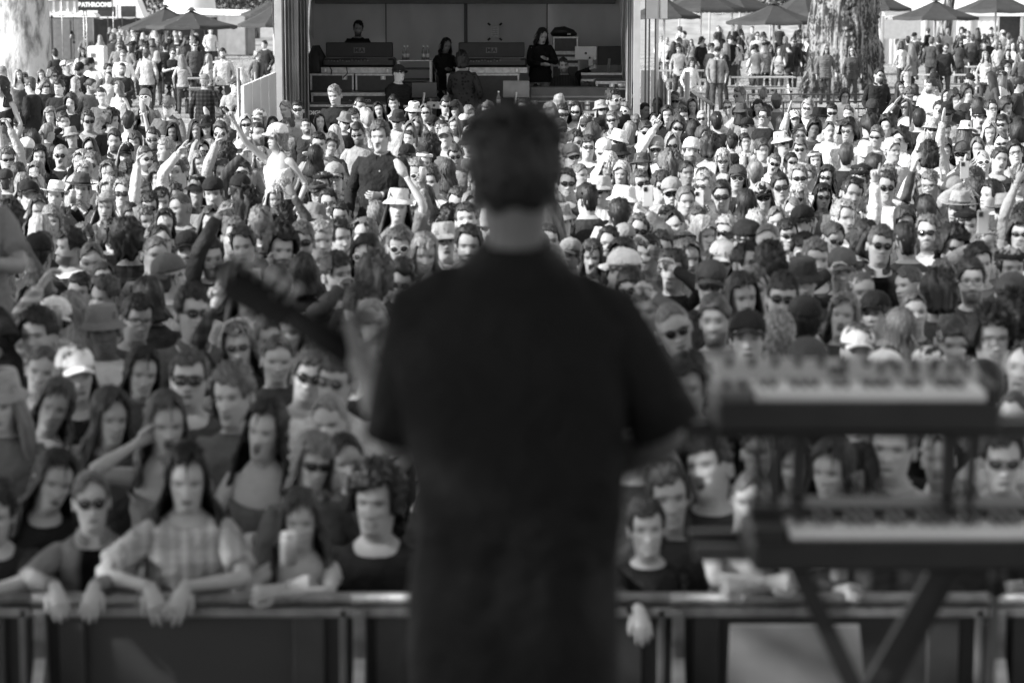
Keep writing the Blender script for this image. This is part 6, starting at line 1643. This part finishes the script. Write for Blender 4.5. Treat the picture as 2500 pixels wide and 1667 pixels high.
# ------------------------------------------------------------------ the musician, seen from behind
m_gtr = plain('satin_black_guitar', .006, rough=.85, spec=.1)
def musician():
    Y = 4.72; ob = MB(); hd = head(77, 2, False, browtone=.2); cx = 0
    root = empty('person', 'person seen from behind in a loose black tee, playing a guitar above the crowd', 'person', (.004, Y, DECK)); root.scale = (.97, 1, 1); HZ = 1.530
    def toback(V): return np.stack([-V[:, 0], -V[:, 1], V[:, 2]], 1)
    body = MB(); body.merge(hd, lambda V: toback(V * 1.02) + [.002, 0, HZ])
    tube(body, [(.0, .0, 1.36), (0, -.0, 1.47), (0, -.0, 1.58), (0, 0, 1.66)], [(.08, .06), (.058, .056), (.052, .058), (.052, .060)], 20, up=(0, 1, 0))
    nz = 20; torso(body, (.94, .9), -.004, .80, 1.44, nz, 24)
    # arms: the left hand grips the neck of the guitar, the right one strums
    Ls, Le, Lw = np.array([-.175, .0, 1.41]), np.array([-.232, .03, 1.13]), np.array([-.325, .27, 1.27]); Rs, Re, Rw = np.array([.178, .0, 1.395]), np.array([.315, .02, 1.16]), np.array([.16, .28, 1.02])
    for sh, el, wr, sd_ in ((Ls, Le, Lw, -1), (Rs, Re, Rw, 1)):
        P, T_ = arm_path(sh, el, wr); tube(body, P, np.interp(T_, AR_T, AR_R) * 1.08, 16); d = wr - el; add_hand(body, wr, d + np.array([0, 0, .1]), np.array([-sd_ * .2, .5, -.9]) if sd_ > 0 else np.array([.9, .2, .3]), -sd_, 'g')
    b = body.build('body', M_SKIN, root, tone=.15)
    hm = hair_mesh('s', 83, 2, (.014, .18, .115, .075)); hm2 = MB(); hm2.merge(hm, lambda V: toback(V * np.array([1.10, 1.06, 1.07]) * (1 + np.outer(ss(V[:, 2], .17, .235), [.16, .16, .0])) + np.array([0, 0, 0]) - np.outer(ss(V[:, 2], .22, .28), [0, 0, .010])) + [.002, 0, HZ - .004]); hm2.build('hair', M_HAIR, root, tone=.012)
    # tee: a boxy body with dropped shoulders and wide sleeves
    sh = MB(); a = np.linspace(-np.pi, np.pi, 61)[:-1]; rows = []
    prof = [(.60, .200, .150), (.62, .205, .155), (.72, .206, .155), (.85, .205, .155), (1.0, .210, .155), (1.12, .216, .158), (1.22, .228, .158), (1.32, .240, .152), (1.375, .232, .138), (1.415, .205, .118), (1.445, .168, .100), (1.478, .130, .098), (1.508, .096, .092), (1.532, .074, .086), (1.543, .070, .082), (1.536, .064, .076)]
    for z, w, d in prof:
        e = .8 if z < 1.35 else .95; wr_ = .010 * snoise(a, a * 0 + z * 3, 5, 2, 5) * (z < 1.4) + .012 * np.sin(a * 3 + z * 9) * (z < 1.3)
        rows.append(np.stack([np.sin(a) / np.abs(np.sin(a)).clip(1e-3) * np.abs(np.sin(a)) ** e * (w + wr_) - .006 * (1.3 - z), -np.cos(a) / np.abs(np.cos(a)).clip(1e-3) * np.abs(np.cos(a)) ** .85 * (d + wr_) + .0, np.full(60, z) - .012 * (z > 1.5) * np.cos(a)], 1))
    sh.add(np.concatenate(rows), gridq(len(rows), 60))
    for s0, el, sd_ in ((Ls, Le, -1), (Rs, Re, 1)):
        d = el - s0; P = [s0 * [.45, 1, 1.0] + [0, 0, .005], s0 * [.75, 1, 1] + [0, 0, .004], s0 + [sd_ * .012, 0, -.012], s0 + d * .3 + [sd_ * .008, 0, 0], s0 + d * .62 + [sd_ * .006, 0, 0], s0 + d * (.93 if sd_ < 0 else .95), s0 + d * (.935 if sd_ < 0 else .955)]
        tube(sh, P, [(.085, .06), (.083, .066), (.074, .070), (.070, .072), (.072, .074), (.076, .077), (.062, .06)], 24, cap=False, up=(0, 1, 0))
    sh.build('tee_shirt', M_CLOTH, root, tone=.011)
    lg = MB(); torso(lg, (1.05, 1.1), .012, .70, 1.0, 8, 30)
    for s_ in (-1, 1): tube(lg, [(s_ * .09, 0, .9), (s_ * .10, 0, .78), (s_ * .12, .0, .5), (s_ * .14, 0, .25), (s_ * .15, 0, .06)], [.12, .115, .09, .08, .07], 18)
    lg.build('trousers', M_CLOTH, root, tone=.02)
    for s_ in (-1, 1): part('shoe', root, m_black, lambda m: tube(m, [(s_ * .15, -.08, .05), (s_ * .15, 0, .06), (s_ * .16, .14, .04), (s_ * .17, .2, .03)], [(.035, .04), (.045, .055), (.045, .035), (.02, .02)], 12), True)
    # guitar
    g = empty('electric_guitar', 'dark guitar held by the musician, its neck pointing up to the left', 'guitar', (0, Y, DECK)); A, B = np.array([-.04, .27, 1.09]), np.array([-.56, .34, 1.41]); u = (B - A) / np.linalg.norm(B - A); up = np.cross(u, [0, 1, 0])
    def gb(m):
        ang = np.linspace(0, 2 * np.pi, 41)[:-1]; rr = .16 + .03 * np.cos(2 * ang) - .02 * np.cos(3 * ang); C0 = A - u * .04
        ring = lambda k, dy: C0 + np.outer(rr * np.cos(ang) * k * 1.25, u) + np.outer(rr * np.sin(ang) * k, up) + [0, dy, 0]
        m.add(np.concatenate([ring(.02, -.022), ring(.95, -.022), ring(1, -.015), ring(1, .015), ring(.95, .022), ring(.02, .022)]), gridq(6, 40))
    part('guitar_body', g, m_gtr, gb, True); part('neck', g, m_gtr, lambda m: tube(m, [A + u * .1, A + u * .4, B - u * .12], [(.028, .016), (.025, .015), (.023, .014)], 10, up=(0, 1, 0)), True)
    part('fretboard', g, m_gtr, lambda m: beam(m, A + u * .1 + [0, .018, 0], B - u * .12 + [0, .016, 0], .052, .008, up=(0, 1, 0)))
    part('headstock', g, m_gtr, lambda m: m.add([B - u * .13 - up * .028, B + u * .03 - up * .05, B + u * .06 + up * .0, B + u * .01 + up * .04, B - u * .11 + up * .032] + [v + np.array([0, .016, 0]) for v in (B - u * .13 - up * .025, B + u * .05 - up * .05, B + u * .085 + up * .0, B + u * .02 + up * .045, B - u * .11 + up * .035)], [(i, (i + 1) % 5, 5 + (i + 1) % 5, 5 + i) for i in range(5)], T=[(0, 2, 1), (0, 3, 2), (0, 4, 3), (5, 6, 7), (5, 7, 8), (5, 8, 9)]))
    for i in range(6): part('tuning_peg', g, m_steel, lambda m: tube(m, [B - u * (.10 - .028 * i) - up * .03, B - u * (.10 - .028 * i) - up * .065], [.005, .009], 6), True)
    part('strap', g, m_black, lambda m: tube(m, [A - u * .2 + [0, -.02, 0], (.19, .17, 1.15), (.15, .14, 1.36)], [(.025, .003)] * 3, 6, up=(0, 1, 0)), True)
    r = np.random.RandomState(4); mb = MB()
    for i in range(4):                                                        # spare string ends at the headstock
        s0 = B - u * r.uniform(-.06, .10) - up * .03; e = s0 + np.array([r.normal(-.02, .03), r.normal(0, .02), -r.uniform(.04, .12)]); tube(mb, [s0, (s0 + e) / 2 + r.normal(0, .01, 3), e], [.002, .0018, .001], 4)
    mb.build('string_end', m_steel, g)
musician()

# ------------------------------------------------------------------ keyboards
def keyboard(label, name, x0, key_x, zk, Y, octs, total_x, panel, black=False, start=0):
    t = empty(name, label, 'keyboard', (0, Y, 0)); n = octs; wk = .0235; KL = .145; nb = [1, 1, 0, 1, 1, 1, 0]
    x1 = key_x + n * wk; bl, br = x0, max(total_x, x1 + .03); cxm = (bl + br) / 2; tilt = 0
    for i in range(n):
        pbox('white_key', t, m_key, (key_x + (i + .5) * wk, 0, zk), (wk - .0018, KL, .022), ch=.002)
        if nb[(i + start) % 7] and i < n - 1: pbox('black_key', t, m_bkey, (key_x + (i + 1) * wk, .028, zk + .014), (.0125, .09, .022), ch=.003)
    pbox('case', t, m_black, (cxm, .06, zk - .045), (br - bl, .33, .068), ch=.01)
    pbox('cheek', t, m_black if black else m_grey, ((bl + key_x) / 2 - .002, 0, zk - .004), (key_x - bl - .006, .15, .03), ch=.006); pbox('cheek', t, m_black, (br - .012, 0, zk), (.02, .16, .045), ch=.004)
    if panel:
        m_panel = plain('panel_grey', .42, rough=.5, var=.12)
        part('control_panel', t, m_panel, lambda m: box(m, (cxm, .135, zk + .020), (br - bl - .02, .15, .014), rx=R(14), ch=.004))
        r = np.random.RandomState(6)
        for i in range(11):
            fx = bl + .05 + (br - bl - .1) * i / 10; part('knob', t, m_black, lambda m: tube(m, [(fx, .165, zk + .030), (fx, .160, zk + .052)], [.009, .008], 8), True)
        for i in range(6): part('slider', t, m_black, lambda m: box(m, (br - .24 + i * .04, .12, zk + .035), (.013, .012, .03), ch=.002))
        pbox('mod_wheel', t, m_black, (bl + .03, .0, zk + .016), (.016, .05, .02), ch=.004); pbox('mod_wheel', t, m_black, (bl + .065, .0, zk + .016), (.016, .05, .02), ch=.004); part('display', t, m_screen, lambda m: box(m, (cxm - .02, .125, zk + .026), (.04, .035, .012), rx=R(14)))
    else: pbox('control_panel', t, m_black, (cxm, .14, zk + .02), (br - bl - .02, .14, .02), ch=.004)
    return t
YK = 5.5; kx = X(1851, YK); zk = Zp(957, YK)
keyboard('upper synthesiser with a pale knob panel and white keys, right of the musician', 'synthesiser', X(1752, YK), kx, zk, YK, 22, X(2428, YK), True)
YL = 5.42; keyboard('lower black stage piano with a long row of white keys', 'stage_piano', X(1845, YL), X(1942, YL), Zp(1302, YL), YL, 52, X(1942, YL) + 52 * .0235 + .06, False, True, 5)
t = empty('keyboard_stand', 'black two-tier keyboard stand with crossed legs', 'stand', (0, YK, 0)); U = lambda px, py, Y=YK: np.array([X(px, Y), Y - YK, Zp(py, Y)])
def sb(name, a, b, w, th, m=m_black): part(name, t, m, lambda q: beam(q, a, b, w, th, up=(0, 1, 0)))
sb('tier_bar', U(1620, 1040) + [0, .05, -.02], U(2620, 1040) + [0, .05, -.02], .035, .035); sb('tier_bar', U(1600, 1040) + [0, .2, -.03], U(2620, 1040) + [0, .2, -.03], .03, .03, m_dkgrey)
sb('tier_bar', U(1712, 1378) + [0, .05, 0], U(2900, 1378) + [0, .05, 0], .035, .03, m_dkgrey); sb('tier_bar', U(1712, 1378) + [0, .22, 0], U(2900, 1378) + [0, .22, 0], .03, .03)
for px, w in ((1885, .016), (1932, .016), (1988, .032), (2372, .032), (2430, .018)): sb('support_post', U(px, 1042) + [0, .12, 0], U(px - 8, 1380) + [0, .12, 0], w, .03)
fl = DECK - 0.0
def leg(a, b):
    d = b - a; e = a + d * ((a[2] - fl) / (a[2] - b[2])); sb('leg', a, e, .042, .035)
for i, (pa, pb, sg) in enumerate(((1790, 2300, .14), (1900, 2040, .20), (2330, 2420, .24))):
    a_, b_ = U(pa, 1015) + [0, .2, 0], U(pb, 1380) + [0, .24, 0]; c_ = MB(); tube(c_, [a_, a_ * .75 + b_ * .25 - [0, 0, sg * .8], a_ * .4 + b_ * .6 - [0, 0, sg], b_], .006, 6, up=(0, 1, 0)); c_.build('cable', m_black, t, True)
leg(U(1962, 1385), U(2098, 1667)); leg(U(2372, 1385) + [0, .1, 0], U(2222, 1667) + [0, .1, 0]); leg(U(2440, 1385) + [0, .22, 0], U(2300, 1667) + [0, .22, 0]); leg(U(2700, 1385), U(2860, 1667))
t = empty('microphone_stand', 'thin microphone stand at the lower right behind the keyboard legs', 'stand', (X(2455, 6.0), 6.0, DECK)); part('pole', t, m_dkgrey, lambda m: bar(m, (0, 0, 0), (.02, 0, .62), .012, 8), True); part('clutch', t, m_black, lambda m: bar(m, (.02, 0, .52), (.02, 0, .62), .022, 8), True); part('base', t, m_black, lambda m: tube(m, [(0, 0, 0), (0, 0, .03)], .14, 20), True)

# ------------------------------------------------------------------ things in hands
cnt = 0
def words_of(s): return describe(s)
# ------------------------------------------------------------------ phones, cups and labels
NAMES_HAT = {'C': 'cap', 'Q': 'backwards cap', 'K': 'bucket hat', 'F': 'wide-brimmed hat', 'N': 'beanie', 'V': 'headband'}
def shade(v): return 'black' if v < 2 else 'dark' if v < 4 else 'grey' if v < 6 else 'pale' if v < 8 else 'white'
def describe(s, n=2):
    r = []
    if s['hat']: r.append(f"{shade(s['hatt'])} {NAMES_HAT[s['hat']]}")
    if s['eye']: r.append({'S': 'dark sunglasses', 'A': 'thin-rimmed sunglasses', 'O': 'narrow sunglasses', 'B': 'big sunglasses', 'W': 'white-framed sunglasses', 'G': 'clear glasses', 'R': 'round dark glasses'}[s['eye']])
    tp = {'J': 'open jacket', 'p': 'puffer jacket', 'x': 'tank top', 'v': 'white vest', 'a': 'plaid shirt', 'A': 'plaid shirt'}.get(s['top'], 'collared shirt' if s['shirt'] else ('tee' if s['top'] == 't' else 'top'))
    r.append(tp if s['top'] == 'v' else f"{shade(s['ttone'])} {tp}")
    if s['dress'] is not None: r[-1] = f"{shade(s['ttone'])} top and long {shade(s['dress'])} skirt"
    v = ' and '.join(r[-3:] if len(r) < 3 else [r[0], r[-1]])
    pose = ''
    if abs(s['yaw']) > 120: pose = 'seen from behind'
    elif s['yaw'] > 30: pose = 'facing right'
    elif s['yaw'] < -30: pose = 'facing left'
    if s['armpx'] and not s['rail']: pose = 'arm raised' if len(s['armpx']) == 1 else 'both arms raised'
    return v, pose
FIX = [(900, 800, 'rider')]
ANCH = [  # (px, py, phrase) findable things in the photo
 (226, 1220, 'the sunglasses wearer in a patterned shirt at the barrier'), (455, 1165, 'the long dark-haired person in the striped shirt'), (735, 1275, 'the person holding a drink at the barrier'), (930, 338, 'the seated rider in the black shirt'), (680, 335, 'the rider in the white cap'),
 (5, 214, 'the rider at the left edge'), (131, 481, 'the white brimmed hat'), (143, 790, 'the white cap with phone'), (1250, 640, 'the musician'), (1530, 665, 'the front white cap'), (2100, 905, 'the synthesiser'), (2120, 1295, 'the stage piano'), (60, 100, 'the pale gum trunk'), (2085, 120, 'the rough trunk'), (467, 60, 'the front left umbrella'),
 (1610, 30, 'the white banner'), (2288, 60, 'the umbrella right of the rough trunk'), (765, 272, 'the DIGICO case'), (1378, 163, 'the bearded person in the tent'), (2010, 160, 'the puffer jackets'), (630, 250, 'the white hoarding'), (232, 10, 'the BATHROOMS sign'), (1890, 45, 'the umbrella left of the rough trunk'), (1916, 350, 'the pale bucket hat on the right'),
 (2137, 605, 'the tall sunglasses wearer in the open jacket'), (2210, 560, 'the raised phone on the right'), (1385, 545, 'the bucket hat beside the musician'), (830, 590, 'the tall person in the dark top'), (175, 480, 'the raised phone on the left'), (1605, 380, 'the pointing person in white'), (2220, 245, 'the black picket railing'), (2450, 200, 'the right edge'), (10, 700, 'the left edge'), (10, 400, 'the left edge'), (2490, 600, 'the right edge'), (2490, 850, 'the right edge'), (540, 640, 'the guitar headstock')]
def rel(dx, dy, sc):
    a = math.degrees(math.atan2(-dy, dx)); d = math.hypot(dx, dy) / sc
    dirs = ['right of', 'above and right of', 'above', 'above and left of', 'left of', 'below and left of', 'below', 'below and right of']
    return dirs[int(((a + 382.5) % 360) // 45)], d
ords = ['', 'second ', 'third ', 'fourth ', 'fifth ', 'sixth ', 'seventh ']
used_labels = set()
def make_label(s):
    v, pose = describe(s)
    c = sorted(((math.hypot(s['px'] - a, s['py'] - b), a, b, ph) for a, b, ph in ANCH))
    cands = []
    for d, a, b, ph in c[:5]:
        if d < 9: continue
        w, _ = rel(s['px'] - a, s['py'] - b, 1)
        if ph in ('the left edge', 'the right edge'): w = 'near'
        sc = F_PX / s['Y'] * .3; near = 'just ' if d < sc * 1.6 and w != 'near' else ('far ' if d > sc * 6 and w != 'near' else '')
        cands.append((near + w, ph))
    for full in (1, 0):
        for nr, ph in cands:
            for pz in ((pose,) if pose else ('',)):
                for dv in ([v] if full else [v]):
                    core = f"person in {dv}" + (f", {pz}" if pz else '') + f", {nr} {ph}"
                    if len(core.split()) > 16: core = f"person in {dv}, {nr} {ph}"
                    if len(core.split()) > 16: core = f"person in {dv.split(' and ')[-1]}, {nr} {ph}"
                    if len(core.split()) <= 16 and core not in used_labels: used_labels.add(core); return core
    for i in range(1, 7):
        for nr, ph in cands:
            core = f"{ords[i]}person in {v}, {nr} {ph}".strip()
            if len(core.split()) <= 16 and core not in used_labels: used_labels.add(core); return core
    return f"person in {v} in the crowd"
SPECIAL = [((5, 214), 'long-haired person in a black tank top riding on shoulders at the left edge'), ((680, 335), 'person in white cap and white top riding on shoulders, one arm stretched left'), ((930, 338), 'singing person in a black collared shirt sitting high on shoulders above the crowd'),
 ((226, 1229), 'person in dark sunglasses and open patterned shirt with hands over the barrier'), ((456, 1166), 'person in a pale striped short-sleeved shirt leaning both forearms over the barrier'), ((735, 1274), 'person in dark tank top leaning on the barrier with a drink at the mouth'), ((-18, 1259), 'person in a black tee at the left edge, forearm on the barrier'),
 ((1820, 1226), 'person in a dark sleeveless top with folded bare arms on the barrier, right of the musician'), ((1378, 163), 'bearded person in a dark top seated behind the grey sound desk'), ((873, 72), 'person in a black hooded top standing behind the left lighting desk'), ((1086, 112), 'person in black bent over a table between the lighting desks'),
 ((972, 182), 'person in black cap and dark puffer jacket facing right inside the tent'), ((1131, 152), 'person in a dark shirt seen from behind inside the tent'), ((1320, 88), 'person in a long black coat standing in the mixing tent, looking down'), ((1432, 190), 'dark-clothed person in the tent holding up a phone beside the bearded one'),
 ((2016, 121), 'person in grey puffer jacket, hand in pocket, left of the pair before the rough trunk'), ((2081, 126), 'person in grey puffer vest, right of the pair before the rough trunk'), ((822, 235), 'older person in a black collared shirt standing before the DIGICO cases'), ((546, 133), 'bearded person in a pale polo shirt holding a paper, facing the stage under the umbrella')]
for s in indiv:
    for (a, b), lb in SPECIAL:
        if math.hypot(s['px'] - a, s['py'] - b) < 9 and lb not in used_labels: used_labels.add(lb); s['label'] = lb; break
for s in indiv:
    lb = s.get('label') or make_label(s)
    if len(lb.split()) > 16: lb = ' '.join(lb.replace(' and ', ', ').split()[:16])
    if len(lb.split()) > 16: lb = ' '.join(lb.replace(' and ', ', ').split()[:16])
    grp = 'people at the front barrier' if s['rail'] else 'technicians in the mixing tent' if s.get('deck') else 'people strolling and sitting behind the crowd' if s['Y'] > 44 else 'people in the festival crowd'
    tag(s['ob'], lb, 'person', grp)
def held(s, side, ax, ay, idx):
    fy = s['pos'][1] - .10 - (.0 if not s['rail'] else 0); fy = 8.80 if s['rail'] else fy - .05
    p = W(ax, ay, fy); p.z += .13 * s['k']
    v, _ = describe(s); can = idx % 3 == 2 or s['rail']
    def place(what):
        if s.get('deck'): return what + ' beside the bearded person in the mixing tent'
        if s['rail']: return what + (' at the mouth of the person in the dark tank top at the barrier' if s['px'] < 1000 else ' over the barrier behind the keyboard stand')
        c = sorted(((math.hypot(ax - a, ay - b), a, b, ph) for a, b, ph in ANCH if math.hypot(ax - a, ay - b) > 25))
        for d, a, b, ph in c:
            w_, _ = rel(ax - a, ay - b, 1); w_ = 'near' if 'edge' in ph else w_; lb = f"{what} held in the crowd, {w_} {ph}"
            if lb not in used_labels and len(lb.split()) <= 16: used_labels.add(lb); return lb
        return what
    if can:
        t = empty('drink_can', place('drink can'), 'drink', p, 0, 'drinks held in the crowd'); part('can', t, m_alu, lambda m: tube(m, [(0, 0, -.06), (0, 0, -.055), (0, 0, .05), (0, 0, .062)], [.024, .032, .032, .026], 14), True); part('rim', t, m_white, lambda m: tube(m, [(0, 0, .06), (0, 0, .066)], .027, 12), True)
    else:
        t = empty('mobile_phone', place('phone'), 'phone', p, 0, 'phones held up in the crowd'); pbox('phone_case', t, m_lgrey if idx % 2 else m_white, (0, 0, 0), (.078, .011, .158), ch=.004); pbox('camera_block', t, m_black, (-.018, -.007, .052), (.03, .005, .034), ch=.002); pbox('screen', t, m_screen, (0, .0065, 0), (.07, .002, .148))
seen_h = set(); i = 0
for s, sd_, ax, ay in EXTRAS:
    k_ = id(s)
    if k_ in seen_h: continue
    seen_h.add(k_); held(s, sd_, ax, ay, i); i += 1

# shade for the front of the crowd
shade_tree('tall gum tree left of the stage, shading the front of the crowd', -12.5, 6.5, 9.5, (6.5, 6.0, 3.6), 11500, 21, 70)
shade_tree('second tall gum tree farther left of the stage', -16.5, -3.5, 9.5, (6.0, 5.5, 3.6), 12000, 22, 50)
